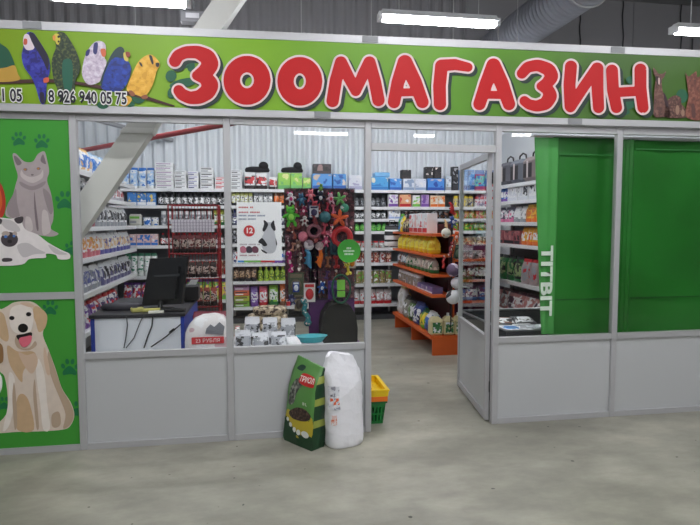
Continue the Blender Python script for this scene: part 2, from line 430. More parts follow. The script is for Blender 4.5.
# open door leaf
ang = math.atan2(1.04, .14)
t = put(None, 'door_1', None, (3.112, .05, 0), ang-0); structure(t, 'open glazed aluminium door leaf swung into the shop')
L = 1.03
for x in (0, L-.04): MB().box(x, x+.04, -.018, .018, .012, 2.2).build('stile', ALU, t)
for z0, z1 in ((.012, .07), (.665, .71), (2.15, 2.2)): MB().box(.041, L-.041, -.017, .017, z0, z1).build('rail', ALU, t)
MB().box(.041, L-.041, -.005, .005, .07, .665).build('lower_panel', PANEL, t)
MB().box(.041, L-.041, -.003, .003, .71, 2.15).build('pane', glass_mat(1.2), t)
for z in (.25, 1.1, 1.95): MB().tube([(-.012, -.02, z), (-.012, -.02, z+.09)], .009, 8).build('hinge', BLACK, t)
MB().tube([(L-.02, -.02, 1.0), (L-.02, -.06, 1.0), (L-.12, -.06, 1.0)], .009, 8).build('door_handle', M((210, 210, 214), .3, .8), t)

# green printed panels
GREEN = M((66, 152, 56), .5, 0, .02, 2, .3)
PAW = M((22, 112, 66), .45)
def paw(mb, u, v, s, y, ang=0, mi=0):
    a = radians(ang)
    def R(x, z): return (u + s*(x*cos(a)-z*sin(a)), v + s*(x*sin(a)+z*cos(a)))
    for (x, z, rx, rz, r2) in ((-.85, -.25, .26, .36, -25), (-.3, -.85, .26, .38, -8), (.4, -.85, .26, .38, 10), (.95, -.2, .26, .36, 30)):
        c = R(x, z); poly_on(mb, ell_pts(c[0], c[1], rx*s, rz*s, r2+ang, 10), y, mi, False)
    poly_on(mb, [R(*p) for p in ((0, -.3), (.5, 0), (.95, .55), (.8, .95), (.2, .8), (-.3, .85), (-.8, .95), (-.9, .5), (-.5, 0))], y, mi)
def art(parent, name, layers, y0, ox, oy, sc, clip=None, label=None):
    "layers: [(material, [polygons in crop coordinates])], each 0.6 mm in front of the one below"
    first = None
    for i, (mat, polys) in enumerate(layers):
        mb = MB()
        for p in polys: poly_on(mb, [(ox+a/sc, oy+b/sc) for a, b in p], y0-.0008*(i+1), 0, True, clip)
        o = mb.build(name if not first else 'marking', mat, first or parent)
        first = first or o
    if label: first['label'] = label
    return first
def E(x, y, rx, ry, a=0, n=14): return ell_pts(x, y, rx, ry, a, n)
yP = -.012
t = thing('advertising_panel', 'green printed panel with grey cat and white cat, above the dog panel', 'panel')
MB().box(-1.024, -.026, yP, .008, 1.155, 2.358).build('printed_board', GREEN, t); MB().box(-1.024, -.026, .0085, .012, 1.155, 2.358).build('added_bounce_shield', WHITE, t)  # white back added to keep green bounce off the brace
FUR = lambda a, b, c: M(a, .6, 0, .10, 22)
GC = FUR((170, 158, 158), (150, 138, 140), (186, 176, 174)); GCD = M((120, 108, 112), .6); GCL = FUR((196, 186, 184), (180, 168, 168), (206, 198, 196))
GP = M((22, 112, 66), .45)
for u, v, s, a in ((18.5, 139.5, 6.3, -5), (41.5, 142, 6.6, -2), (64.5, 201, 8.2, 0), (71.5, 249, 6.5, 20)):
    mb = MB(); paw(mb, u, v, s, yP-.0008, a); mb.v = [(min(x, -.03), y, z) for x, y, z in mb.v]; mb.build('paw_print', GP, t)
cl = (-1.02, -.03, 1.16, 2.35)
art(t, 'grey_cat_picture', [
    (GC, [[(20, 335), (25, 300), (45, 262), (55, 225), (62, 195), (52, 160), (44, 122), (56, 118), (85, 145), (115, 145), (132, 120), (155, 110), (165, 140), (172, 180), (165, 212), (178, 255), (187, 310), (186, 350), (178, 380), (205, 398), (182, 408), (148, 405), (110, 398), (70, 392), (50, 350)]]),
    (GCL, [[(75, 175), (85, 190), (110, 200), (140, 190), (150, 175), (150, 200), (130, 215), (112, 220), (90, 212), (72, 195)], [(148, 320), (165, 320), (172, 350), (178, 385), (165, 400), (148, 395)], [(90, 340), (108, 345), (115, 380), (105, 392), (90, 385)]]),
    (M((146, 134, 136), .6), [[(25, 300), (45, 262), (56, 240), (60, 290), (70, 345), (50, 345), (28, 332)], [(150, 240), (176, 262), (186, 312), (176, 330), (160, 290)], [(70, 215), (112, 232), (158, 214), (150, 232), (112, 246), (76, 232)]]),
    (GCD, [E(89, 173, 7, 5), E(135, 170, 7, 5), E(113, 192, 5, 3), [(48, 128), (58, 128), (76, 150), (60, 158)], [(150, 120), (158, 140), (160, 155), (142, 143)], [(120, 250), (126, 300), (135, 380), (128, 380), (120, 310)]]),
    (M((190, 130, 60), .4), [E(88, 173, 4, 3.4), E(134, 170, 4, 3.4)])], yP-.001, 0, 120, 3.5, cl)
WC = FUR((228, 222, 220), (206, 200, 200), (238, 236, 236))
art(t, 'white_cat_picture', [
    (WC, [[(-30, 350), (0, 342), (40, 345), (75, 338), (78, 362), (92, 385), (130, 400), (170, 430), (215, 455), (243, 468), (242, 486), (205, 487), (195, 472), (162, 468), (160, 482), (125, 484), (100, 488), (76, 506), (0, 510), (-30, 500)]]),
    (M((196, 190, 190), .6), [[(60, 440), (95, 430), (130, 450), (160, 466), (120, 470), (80, 480)], [(170, 436), (215, 460), (236, 470), (200, 470), (180, 456)], [(0, 350), (40, 352), (70, 380), (60, 392), (20, 380)]]),
    (M((70, 62, 66), .6), [E(33, 418, 30, 26), [(50, 345), (80, 338), (78, 358), (60, 362)], [(-4, 345), (8, 350), (2, 366)], [(10, 484), (40, 484), (40, 494), (10, 496)]]),
    (M((176, 160, 150), .6), [E(20, 398, 14, 9), E(52, 398, 8, 8)]),
    (M((70, 120, 190), .4), [E(20, 408, 6, 5), E(49, 406, 5, 4.5)]),
    (M((30, 26, 30), .5), [E(34, 425, 8, 6)])], yP-.006, 0, 120, 3.5, cl)
art(t, 'orange_fruit_picture', [(M((176, 52, 34), .5), [[(-14, 215), (2, 222), (14, 250), (20, 290), (14, 330), (0, 345), (-14, 345)]]), (M((206, 96, 40), .5), [[(-8, 240), (2, 250), (8, 290), (0, 320), (-8, 320)]])], yP-.001, 0, 120, 3.5, cl)
t = thing('advertising_panel', 'green printed panel with a golden dog panting, below the cat panel', 'panel')
MB().box(-1.024, -.026, yP, .008, .045, 1.105).build('printed_board', GREEN, t); MB().box(-1.024, -.026, .0085, .012, .045, 1.105).build('added_bounce_shield', WHITE, t)  # same added white back against green bounce light
for u, v, s, a in ((50, 308.5, 6.6, 0), (69.5, 368, 7.6, 0), (4, 404, 6, 0), (77, 410, 7, 10)):
    mb = MB(); paw(mb, u, v, s, yP-.0008, a); mb.v = [(min(x, -.03), y, z) for x, y, z in mb.v]; mb.build('paw_print', GP, t)
cl = (-1.02, -.03, .05, 1.10)
DG = FUR((222, 206, 190), (200, 178, 156), (234, 222, 210))
art(t, 'golden_dog_picture', [
    (DG, [[(-20, 90), (5, 82), (25, 72), (50, 58), (100, 55), (130, 70), (152, 100), (150, 140), (146, 172), (165, 220), (187, 280), (210, 350), (240, 398), (252, 440), (240, 475), (215, 490), (140, 496), (60, 498), (-20, 502), (-20, 480), (20, 440), (26, 380), (15, 310), (-10, 270)]]),
    (FUR((204, 172, 134), (186, 150, 108), (220, 192, 160)), [[(-6, 95), (12, 98), (22, 130), (30, 175), (22, 192), (0, 178), (-14, 150)], [(116, 72), (140, 80), (160, 105), (153, 145), (132, 160), (122, 130), (112, 100)], [(25, 205), (60, 225), (110, 225), (120, 245), (80, 290), (75, 330), (50, 300), (30, 260)], [(60, 380), (80, 370), (100, 400), (115, 490), (60, 492), (52, 440)]]),
    (FUR((238, 228, 218), (224, 210, 196), (242, 236, 230)), [[(35, 85), (60, 68), (95, 70), (112, 90), (112, 130), (100, 160), (60, 165), (35, 140)], [(30, 300), (50, 320), (45, 420), (30, 478), (10, 492), (28, 400)], [(130, 250), (150, 300), (160, 400), (170, 485), (146, 488), (136, 400), (122, 300)]]),
    (M((188, 164, 140), .6), [[(165, 225), (187, 285), (210, 352), (238, 400), (250, 440), (238, 474), (214, 486), (222, 440), (205, 390), (180, 330), (162, 270)], [(48, 330), (56, 400), (58, 470), (50, 490), (44, 430), (42, 370)], [(118, 320), (126, 400), (132, 480), (124, 486), (116, 420), (112, 360)], [(60, 168), (50, 190), (62, 214), (96, 222), (124, 205), (118, 190), (100, 212), (72, 212)], [(176, 440), (200, 430), (206, 470), (190, 484), (176, 476)]]),
    (M((214, 186, 160), .6), [[(62, 228), (90, 238), (118, 232), (128, 262), (110, 300), (86, 280)], [(150, 210), (160, 240), (170, 300), (158, 300), (148, 250)], [(68, 62), (100, 60), (120, 74), (96, 74)]]),
    (M((24, 20, 20), .4), [E(40, 112, 9, 7), E(97, 99, 9, 7), E(78, 146, 17, 15), [(55, 172), (80, 166), (105, 160), (108, 172), (92, 190), (70, 192)]]),
    (M((226, 110, 128), .45), [[(66, 180), (88, 174), (106, 172), (106, 190), (92, 208), (76, 210), (66, 196)]])], yP-.001, 0, 285, 3.39, cl)
art(t, 'dog_leash_picture', [(M((150, 112, 70), .6), [[(-10, 200), (8, 205), (12, 240), (8, 262), (-10, 262)]]), (M((236, 236, 232), .6), [[(-10, 300), (5, 310), (8, 340), (0, 365), (-10, 365)]])], yP-.006, 0, 285, 3.39, cl)

# ------------------------------------------------------------------ banner
yB = -.062
def line(k, c):
    pts = [at(u, v, 'y', yB) for u, v in k]
    n = len(pts); sx = sum(p.x for p in pts); sz = sum(p.z for p in pts); sxx = sum(p.x**2 for p in pts); sxz = sum(p.x*p.z for p in pts)
    b = (n*sxz-sx*sz)/(n*sxx-sx*sx); a = (sz-b*sx)/n
    return lambda x: a+b*x
zt = line(((0, 28), (120, 32), (240, 39), (370, 44.5), (480, 49.5), (700, 56)), 0)
zb = line(((0, 102.3), (80, 104.5), (240, 110.7), (370, 114), (480, 116.5), (620, 119.7), (700, 121)), 0)
t = thing('shop_banner', 'long lime green banner reading ЗООМАГАЗИН with parrots above the shopfront', 'banner')
xs = [-1.2+6.6*i/60 for i in range(61)]
mb = MB(); vs = []
for i, x in enumerate(xs):
    for k in range(5):
        f = k/4; zz = zb(x)+(zt(x)-zb(x))*f
        vs.append((x, yB+.006*sin(x*3.1+f*2.2)*sin(pi*f), zz))
def banner_mat():
    m, nt, b = nodes('banner_vinyl'); tc = nt.nodes.new('ShaderNodeTexCoord'); s = nt.nodes.new('ShaderNodeSeparateXYZ')
    nt.links.new(tc.outputs['Object'], s.inputs[0]); mr = nt.nodes.new('ShaderNodeMapRange'); mr.inputs['From Min'].default_value = -.6; mr.inputs['From Max'].default_value = 5.2
    n = nt.nodes.new('ShaderNodeTexNoise'); n.inputs['Scale'].default_value = 1.4; nt.links.new(tc.outputs['Object'], n.inputs['Vector'])
    nt.links.new(s.outputs['X'], mr.inputs['Value'])
    ad = nt.nodes.new('ShaderNodeMath'); ad.operation = 'MULTIPLY_ADD'; ad.inputs[1].default_value = .35; nt.links.new(n.outputs['Fac'], ad.inputs[0]); nt.links.new(mr.outputs[0], ad.inputs[2])
    cr = nt.nodes.new('ShaderNodeValToRGB'); e = cr.color_ramp.elements
    e[0].position = .1; e[0].color = lin((122, 146, 28)); e[1].position = 1; e[1].color = lin((66, 104, 36))  # bright middle, darker ends: light falloff put into the vinyl colour
    q = e.new(.42); q.color = lin((134, 182, 44)); q = e.new(.75); q.color = lin((100, 156, 44))
    nt.links.new(ad.outputs[0], cr.inputs[0]); nt.links.new(cr.outputs[0], b.inputs['Base Color']); b.inputs['Roughness'].default_value = .42; b.inputs['Specular IOR Level'].default_value = .3
    return m
mb.add(vs, [(i*5+k, (i+1)*5+k, (i+1)*5+k+1, i*5+k+1) for i in range(60) for k in range(4)], 0, True)
mb.add([(x, yB+.012, zz) for x in (xs[0], xs[-1]) for zz in (zb(x), zt(x))], [(1, 3, 2, 0)])
mb.build('printed_vinyl', banner_mat(), t)
MB().hexa([(-1.2, yB+.014, zb(-1.2)), (5.4, yB+.014, zb(5.4)), (5.4, yB+.02, zb(5.4)), (-1.2, yB+.02, zb(-1.2))], [(-1.2, yB+.014, zt(-1.2)), (5.4, yB+.014, zt(5.4)), (5.4, yB+.02, zt(5.4)), (-1.2, yB+.02, zt(-1.2))]).build('added_bounce_shield', WHITE, t)  # white sheet added so lime bounce does not tint the brace
for fz, n_, dz0, dz1 in ((zt, 'upper_rail', .0, .055), (zb, 'lower_rail', -.05, 0)):
    a, b = -1.2, 5.4
    MB().hexa([(a, yB-.006, fz(a)+dz0), (b, yB-.006, fz(b)+dz0), (b, yB+.034, fz(b)+dz0), (a, yB+.034, fz(a)+dz0)], [(a, yB-.006, fz(a)+dz1), (b, yB-.006, fz(b)+dz1), (b, yB+.034, fz(b)+dz1), (a, yB+.034, fz(a)+dz1)]).build(n_, ALU, t)
for u, up in ((34, 1), (370, 1), (617, 1), (322, 0), (576, 0)):
    x = at(u, 60, 'y', yB).x; z = zt(x) if up else zb(x)-.05
    MB().box(x-.06, x+.06, yB-.012, yB-.006, z+.005, z+.05).build('joint_clip', M((140, 142, 144), .5), t)
yA = yB-.012
Z = {
 'З': [[(175, 61, 6), (178, 55.5, 6), (186, 52, 6), (198, 52, 6.5), (207.5, 57, 8), (210.5, 64, 8.5), (206, 71.5, 8), (197, 75.5, 5)], [(197, 75.5, 5), (206, 78, 7), (210.5, 85, 8.5), (207.5, 92, 8), (199.5, 97, 7), (190, 98, 6.2), (182, 94.5, 6), (178.8, 90.5, 5.5)]],
 'О': [[(247+15.4*cos(a), 80.3+16.4*sin(a), 8.3) for a in [k*pi/9 for k in range(19)]]],
 'О2': [[(299.8+14.4*cos(a), 81.3+16.4*sin(a), 8.2) for a in [k*pi/9 for k in range(19)]]],
 'М': [[(332.6, 101, 6.2), (336, 80, 6.2), (341, 62.5, 6.2)], [(341, 62.5, 6.2), (348, 76, 5.8), (355.8, 91, 5.2)], [(355.8, 91, 5.2), (363, 75, 5.8), (369.5, 62.5, 6.2)], [(369.5, 62.5, 6.2), (375, 82, 6.2), (378.5, 100, 6.2)]],
 'А': [[(394, 102, 6.2), (398, 82, 6.5), (405, 62.5, 7.5)], [(405, 62.5, 7.5), (415, 82, 6.8), (422.5, 102, 6.2)], [(401, 92.5, 4), (416, 92, 4)]],
 'Г': [[(440, 104, 6.2), (439.5, 86, 6.4), (441.5, 66, 6.4)], [(441.5, 65.5, 6), (455, 64.5, 5.6), (468, 67.2, 4.6)]],
 'А2': [[(479.5, 104, 6.2), (486, 84, 6.5), (493.5, 65.5, 7.2)], [(493.5, 65.5, 7.2), (502, 84, 7), (509, 104, 6.2)], [(487, 94.8, 4), (502, 95, 4)]],
 'З2': [[(522, 73.5, 5.2), (527.5, 67, 5.6), (538, 65, 5.8), (549, 69.5, 6.6), (552, 76.5, 6.8), (547, 83.5, 6), (541, 86.2, 4.5)], [(541, 86.2, 4.5), (548, 89.5, 6), (550.5, 96, 7), (546, 103.5, 6.6), (537, 106.3, 5.6), (529, 104.5, 5.2), (524.5, 101, 5)]],
 'И': [[(571, 66.5, 6), (569.5, 85, 6), (570.5, 106, 6)], [(570.5, 107, 5.4), (583, 88, 5.4), (597, 68, 5.6)], [(597.5, 68.5, 6), (597.5, 88, 6), (598.6, 107.5, 5.6)]],
 'Н': [[(612, 70.5, 6), (613, 90, 6), (616.5, 107.5, 5.6)], [(614, 92.5, 4.8), (641, 91, 4.8)], [(640.5, 69.5, 6), (640.5, 88, 6), (643, 107.5, 5.6)]],
}
RED = M((196, 38, 40), .5, 0, .02, 6, .2); REDW = M((232, 208, 206), .5); SHD = M((16, 44, 34), .5); LEAF = M((16, 92, 60), .5)
mb = MB()
for p in (E(171, 76, 5.5, 6, 20), E(186, 63, 7, 5, -20), E(191, 66, 4, 6), E(184, 83, 15, 4.5, -12), E(173, 92, 5, 7, 30), E(195, 104, 8, 3), E(138, 97, 7.5, 6.5, 30), E(103, 105, 6, 4), E(631, 80, 5, 4), E(627, 101, 9, 9, 10), E(622, 112, 8, 3.5), E(682, 96, 6, 7), E(130, 104, 5, 3)):
    poly_on(mb, p, yA+.003, 0, False)
mb.build('printed_leaves', LEAF, t)
for i, (k, paths) in enumerate(Z.items()):
    mb = MB(); stroke_on(mb, paths, yA-.004); L_ = mb.build('letter', RED, t)
    mb = MB(); stroke_on(mb, paths, yA-.002, 2.0); mb.build('outline', REDW, L_)
    mb = MB(); stroke_on(mb, paths, yA, 1.8, 3.2, 3.0); mb.build('drop_shadow', SHD, L_)
# parrots
def C3(p): return [(a/6.175, 25+b/6.175) for a, b in p]
def C4(p): return [(75+a/6.18, 25+b/6.18) for a, b in p]
def C5(p): return [(640+a/7, 50+b/7) for a, b in p]
def bird(conv, layers, name='parrot_picture', y=None):
    first = None
    for i, (mat, polys) in enumerate(layers):
        mb = MB()
        for p in polys: poly_on(mb, conv(p), (y or yA)-.0008*i, 0, True)
        o = mb.build(name if not first else 'marking', mat, first or t); first = first or o
NAVY = PR((44, 46, 150), (30, 30, 110), (60, 66, 170), 30, .5)
mb = MB(); stroke_on(mb, [[(-6, 82, 2), (20, 81.5, 2), (50, 80.5, 1.8), (78, 83, 1.6), (110, 89, 1.8), (140, 96, 2), (160, 102, 1.4), (174, 106, .8)]], yA+.002); mb.build('branch_picture', M((74, 44, 36), .6), t)
bird(C3, [(M((24, 84, 60), .5), [[(-20, 110), (10, 120), (50, 150), (75, 200), (90, 250), (60, 275), (0, 280), (-20, 280)]]), (M((190, 150, 60), .5), [[(-20, 278), (40, 262), (90, 250), (110, 300), (125, 335), (60, 350), (-20, 345)]])])
bird(C3, [(NAVY, [[(165, 50), (205, 48), (240, 95), (275, 150), (303, 210), (308, 290), (292, 335), (287, 390), (277, 480), (250, 480), (222, 390), (195, 325), (150, 262), (134, 200), (138, 160), (150, 110)]]), (M((30, 24, 50), .5), [[(180, 48), (215, 60), (262, 130), (300, 200), (295, 280), (265, 220), (225, 150), (195, 110)], [(245, 420), (270, 420), (276, 478), (252, 478)]]), (M((224, 206, 214), .5), [[(150, 62), (175, 58), (195, 100), (212, 140), (190, 155), (160, 150), (142, 110)]]), (M((200, 90, 60), .5), [[(150, 85), (168, 90), (165, 120), (145, 118)], [(270, 330), (300, 325), (300, 350), (272, 358)]])])
GRN = PR((44, 62, 38), (28, 44, 30), (84, 94, 48), 60, .5)
bird(C3, [(GRN, [[(355, 46), (400, 50), (440, 105), (472, 165), (492, 225), (492, 290), (465, 350), (462, 410), (440, 480), (385, 480), (352, 390), (330, 330), (318, 240), (326, 190), (345, 140), (340, 90)]]), (M((20, 92, 70), .5), [[(390, 220), (440, 215), (450, 300), (440, 400), (400, 400), (385, 310)]]), (M((206, 190, 70), .5), [[(335, 60), (360, 55), (372, 85), (362, 120), (345, 110)]]), (M((30, 24, 20), .5), [E(362, 72, 8, 8), E(362, 102, 6, 7)]), (M((220, 140, 60), .5), [[(325, 68), (342, 64), (340, 95), (328, 92)]])])
bird(C4, [(PR((206, 192, 208), (186, 170, 190), (222, 214, 224), 40, .5), [[(150, 98), (182, 112), (192, 150), (182, 200), (195, 232), (168, 320), (142, 357), (80, 367), (45, 312), (48, 250), (65, 185), (90, 140), (118, 108)]]), (M((50, 50, 110), .5), [[(118, 115), (140, 110), (140, 150), (130, 182), (112, 168)], [(70, 160), (92, 150), (85, 185), (66, 192)]]), (M((216, 110, 70), .5), [[(160, 148), (188, 150), (190, 190), (172, 196), (160, 172)]])])
bird(C4, [(PR((24, 56, 150), (20, 44, 118), (30, 70, 176), 30, .5), [[(250, 150), (300, 160), (302, 200), (337, 235), (346, 290), (322, 360), (290, 402), (240, 412), (170, 396), (160, 340), (200, 230)]]), (M((34, 62, 66), .5), [[(275, 134), (300, 145), (305, 175), (290, 205), (250, 200), (215, 230), (180, 310), (165, 380), (158, 340), (200, 230), (240, 160)]]), (M((214, 196, 90), .5), [[(300, 172), (322, 176), (330, 222), (305, 215)]]), (M((150, 70, 50), .5), [[(312, 168), (336, 168), (342, 190), (322, 200)]])])
bird(C4, [(PR((234, 178, 56), (220, 160, 44), (242, 192, 76), 30, .5), [[(440, 188), (478, 186), (518, 225), (522, 255), (505, 285), (480, 370), (432, 440), (380, 432), (320, 402), (342, 330), (388, 232)], [(318, 440), (352, 458), (322, 498), (280, 496)]]), (M((40, 34, 36), .5), [[(458, 190), (475, 192), (486, 235), (475, 240)], [(500, 235), (520, 235), (518, 258), (502, 256)], [(396, 230), (410, 235), (418, 258), (404, 250)]]), (M((150, 90, 60), .5), [[(330, 410), (350, 405), (372, 430), (350, 440)], [(410, 440), (440, 430), (450, 450), (420, 458)]])])
# brown animals at the other end
BRD = PR((104, 70, 60), (84, 54, 50), (124, 88, 76), 40, .6)
bird(C5, [(BRD, [[(92, 125), (112, 140), (130, 165), (160, 165), (182, 150), (172, 185), (152, 215), (160, 290), (185, 330), (200, 400), (210, 460), (150, 470), (100, 465), (96, 400), (98, 320), (104, 240), (112, 200), (96, 165)]]), (M((60, 38, 44), .6), [[(110, 185), (140, 190), (150, 220), (130, 250), (115, 225)], [(165, 300), (185, 330), (200, 400), (175, 380)]]), (M((200, 170, 160), .5), [[(128, 196), (140, 200), (138, 240), (128, 235)]])], 'fawn_picture')
bird(C5, [(PR((92, 60, 52), (74, 46, 44), (122, 88, 74), 50, .6), [[(180, 470), (175, 420), (190, 360), (215, 330), (250, 318), (285, 335), (290, 380), (310, 400), (330, 470)]]), (M((148, 114, 94), .6), [E(262, 420, 14, 34), E(300, 440, 12, 26)])], 'puppies_picture')
bird(C5, [(PR((118, 68, 54), (100, 58, 48), (138, 86, 68), 40, .6), [[(318, 160), (340, 185), (370, 165), (395, 150), (402, 190), (440, 200), (450, 470), (330, 475), (325, 400), (340, 330), (332, 260), (325, 210)]]), (M((90, 54, 50), .6), [E(350, 215, 7, 5), E(385, 212, 7, 5), [(360, 390), (380, 380), (390, 465), (365, 468)]])], 'red_cat_picture')
BL = M((22, 22, 34), .5)
for body, u, v, sz, ww in (('31 05', -6, 100.5, .115, 1), ('8 926 940 05 75', 48.5, 101.8, .112, 1)):
    p = at(u, v, 'y', yA-.006)
    o = text_mesh(body, sz, BL, 'phone_number', t, (p.x, p.y-.0015, p.z), offset=.0025)
    wd = max(q.co.x for q in o.data.vertices)
    if u > 0:
        tgt = at(127, 104, 'y', yA).x - p.x; f = tgt/wd
        for q in o.data.vertices: q.co.x *= f
    else:
        tgt = at(22.5, 100, 'y', yA).x - p.x; f = tgt/wd
        for q in o.data.vertices: q.co.x *= f
    o2 = text_mesh(body, sz, M((232, 232, 226), .5), 'outline', o, (0, 0, -.001), (0, 0, 0), offset=.0105)
    for q in o2.data.vertices: q.co.x *= f
# ================================================================== SHELVING
class Fr:
    def __init__(s, x, y, rz): s.x, s.y, s.rz = x, y, rz; s.c, s.s = cos(rz), sin(rz)
    def w(s, lx, ly, lz=0): return (s.x+lx*s.c-ly*s.s, s.y+lx*s.s+ly*s.c, lz)
def shelving(fr, label, w, d, levels, base=True, mat=SHELFW, back=DARKBACK, h=None, name='shelving_unit', bays=None):
    t = thing(name, label, 'shelving', fr.w(0, 0, 0), fr.rz)
    h = h or levels[0]
    MB().box(0, w, d-.03, d, .02, h).build('back_panel', back, t)
    n = bays or max(1, round(w/1.0))
    for i in range(n+1):
        x = min(max(w*i/n, .015), w-.015)
        MB().box(x-.015, x+.015, d-.075, d-.031, 0, h+.0).build('upright', SHELFW, t)
    for z in levels:
        for i in range(n):
            a, b = w*i/n+.003, w*(i+1)/n-.003
            mb = MB(); mb.box(a, b, .012, d-.08, z-.03, z); mb.box(a, b, 0, .011, z-.045, z+.004)
            mb.build('shelf', mat, t)
    if base: MB().box(0, w, .05, d-.09, 0, .08).build('plinth', M((70, 72, 76), .5), t)
    return t
_pm = {}
def prod(kind, w, h, d, c1, c2, c3, seed=0):
    k = (kind, round(w, 3), round(h, 3), round(d, 3), c1, c2, c3, seed)
    if k in _pm: return _pm[k]
    A = M(c1, .4); B = M(c2, .4); P = PR(c1, c2, c3, 1.6/max(w, .05), .36); P2 = PR(c3, c2, c1, 2.2/max(w, .05), .36); mb = MB()
    if kind == 'pouch':
        mb.bag(w, h, d, [(.22, 1), (.8, 2), (1, 0)], (.3, .75, 3), 14, seed=seed, crumple=w*.035)
        me = mb.mesh([A, B, P, P2], 'pouch')
    elif kind == 'sackbag':
        mb.bag(w, h, d, [(.15, 0), (.85, 2), (1, 1)], (.2, .7, 3), 14, seed=seed, crumple=w*.06, pinch=.25)
        me = mb.mesh([A, B, P, P2], 'sack')
    elif kind == 'box':
        mb.box(-w/2, w/2, -d/2, d/2, 0, h, 0, min(w, h, d)*.03)
        mb.box(-w*.46, w*.46, -d/2-.0012, -d/2-.0002, h*.3, h*.94, 2); mb.box(-w*.48, w*.48, -d/2-.0012, -d/2-.0002, h*.04, h*.26, 1)
        me = mb.mesh([A, B, P], 'carton')
    elif kind == 'flat':
        mb.box(-w/2, w/2, -d/2, d/2, 0, h, 0, h*.12)
        mb.box(-w*.42, w*.1, -d/2-.0012, -d/2-.0002, h*.2, h*.42, 1); mb.box(-w*.42, w*.36, -d/2-.0012, -d/2-.0002, h*.6, h*.8, 2)
        me = mb.mesh([A, B, M(c3, .4)], 'flat_pack')
    elif kind == 'bottle':
        r = min(w, d)/2
        mb.lathe([(r*.9, 0, 0), (r, h*.03, 0), (r, h*.15, 1), (r, h*.6, 0), (r*.95, h*.68, 0), (r*.45, h*.82, 0), (r*.4, h*.86, 2), (r*.46, h*.87, 2), (r*.44, h, 2)], n=12)
        me = mb.mesh([A, P2, B], 'bottle')
    elif kind == 'can':
        r = min(w, d)/2
        mb.lathe([(r*.96, 0, 2), (r, h*.05, 1), (r, h*.93, 2), (r*.94, h, 2)], n=14); me = mb.mesh([A, P, M((190, 190, 192), .3, .6)], 'can')
    elif kind == 'jar':
        r = min(w, d)/2
        mb.lathe([(r*.92, 0, 0), (r, h*.06, 1), (r, h*.62, 0), (r*.85, h*.76, 2), (r*.86, h*.78, 2), (r*.86, h*.97, 2), (r*.8, h, 2)], n=12); me = mb.mesh([A, P, B], 'jar')
    elif kind == 'jug':
        mb.box(-w/2, w/2, -d/2, d/2, 0, h*.72, 0, w*.12)
        mb.hexa([(-w*.42, -d*.42, h*.72), (w*.42, -d*.42, h*.72), (w*.42, d*.42, h*.72), (-w*.42, d*.42, h*.72)], [(-w*.2, -d*.2, h*.86), (w*.2, -d*.2, h*.86), (w*.2, d*.2, h*.86), (-w*.2, d*.2, h*.86)], 0)
        mb.lathe([(w*.13, h*.86, 2), (w*.13, h, 2)], n=10)
        mb.box(-w*.36, w*.36, -d/2-.0015, -d/2-.0002, h*.12, h*.6, 1); me = mb.mesh([A, P2, B], 'jug')
    _pm[k] = me; return me
NAMES = {'pouch': ('food_pouch', 'pouch'), 'sackbag': ('food_sack', 'bag'), 'box': ('carton', 'box'), 'flat': ('flat_pack', 'pack'), 'bottle': ('bottle', 'bottle'), 'can': ('tin_can', 'can'), 'jar': ('jar', 'jar'), 'jug': ('jug', 'jug')}
W_, G_, K_, R_, O_, Y_, B_, N_, V_, L_g, P_, BR_, TQ = ((228, 230, 232), (150, 154, 160), (34, 34, 40), (196, 44, 52), (226, 116, 48), (232, 206, 60), (60, 120, 200), (40, 50, 110), (120, 80, 160), (120, 190, 80), (220, 120, 160), (120, 80, 60), (60, 160, 170))
GR_ = (40, 110, 60)
def run(fr, z, x0, kind, n, w, h, d, cols, desc, where, gap=1.05, side='left', off=None, jit=0, tilt=0):
    nm, cat = NAMES[kind]
    for i in range(n):
        s = 1+(random.random()-.5)*.0
        me = prod(kind, w, h, d, *cols, seed=i % 2)
        ly = (off if off is not None else .03)+d/2+random.random()*.015
        ly += .01
        px, py, _ = fr.w(x0+w*gap*(i+.5)+(random.random()-.5)*.004, ly)
        o = put(me, nm, None, (px, py, z+.001), 0, (0, 0, fr.rz+(random.random()-.5)*.12*(kind in ('pouch', 'sackbag', 'bottle', 'can', 'jar'))))
        lab = '%s, %s%s' % (desc, ('%s from the %s, ' % (ORD[i], side)) if n > 1 else '', where)
        tag(o, lab, cat, '%s, %s' % (desc, where) if n > 1 else None)
    return x0+w*gap*n
PXM = .01637
def X5(u): return at(u, 220, 'y', 5.0).x
def brun(fr, z, u0, u1, kind, n, hp, cols, desc, where, d=.12, **k):
    x0, x1 = X5(u0), X5(u1); w = (x1-x0)/n/1.05
    if kind in ('can', 'bottle', 'jar'): d = w
    return run(fr, z, x0-fr.x, kind, n, w, hp*PXM, d, cols, desc, where, **k)

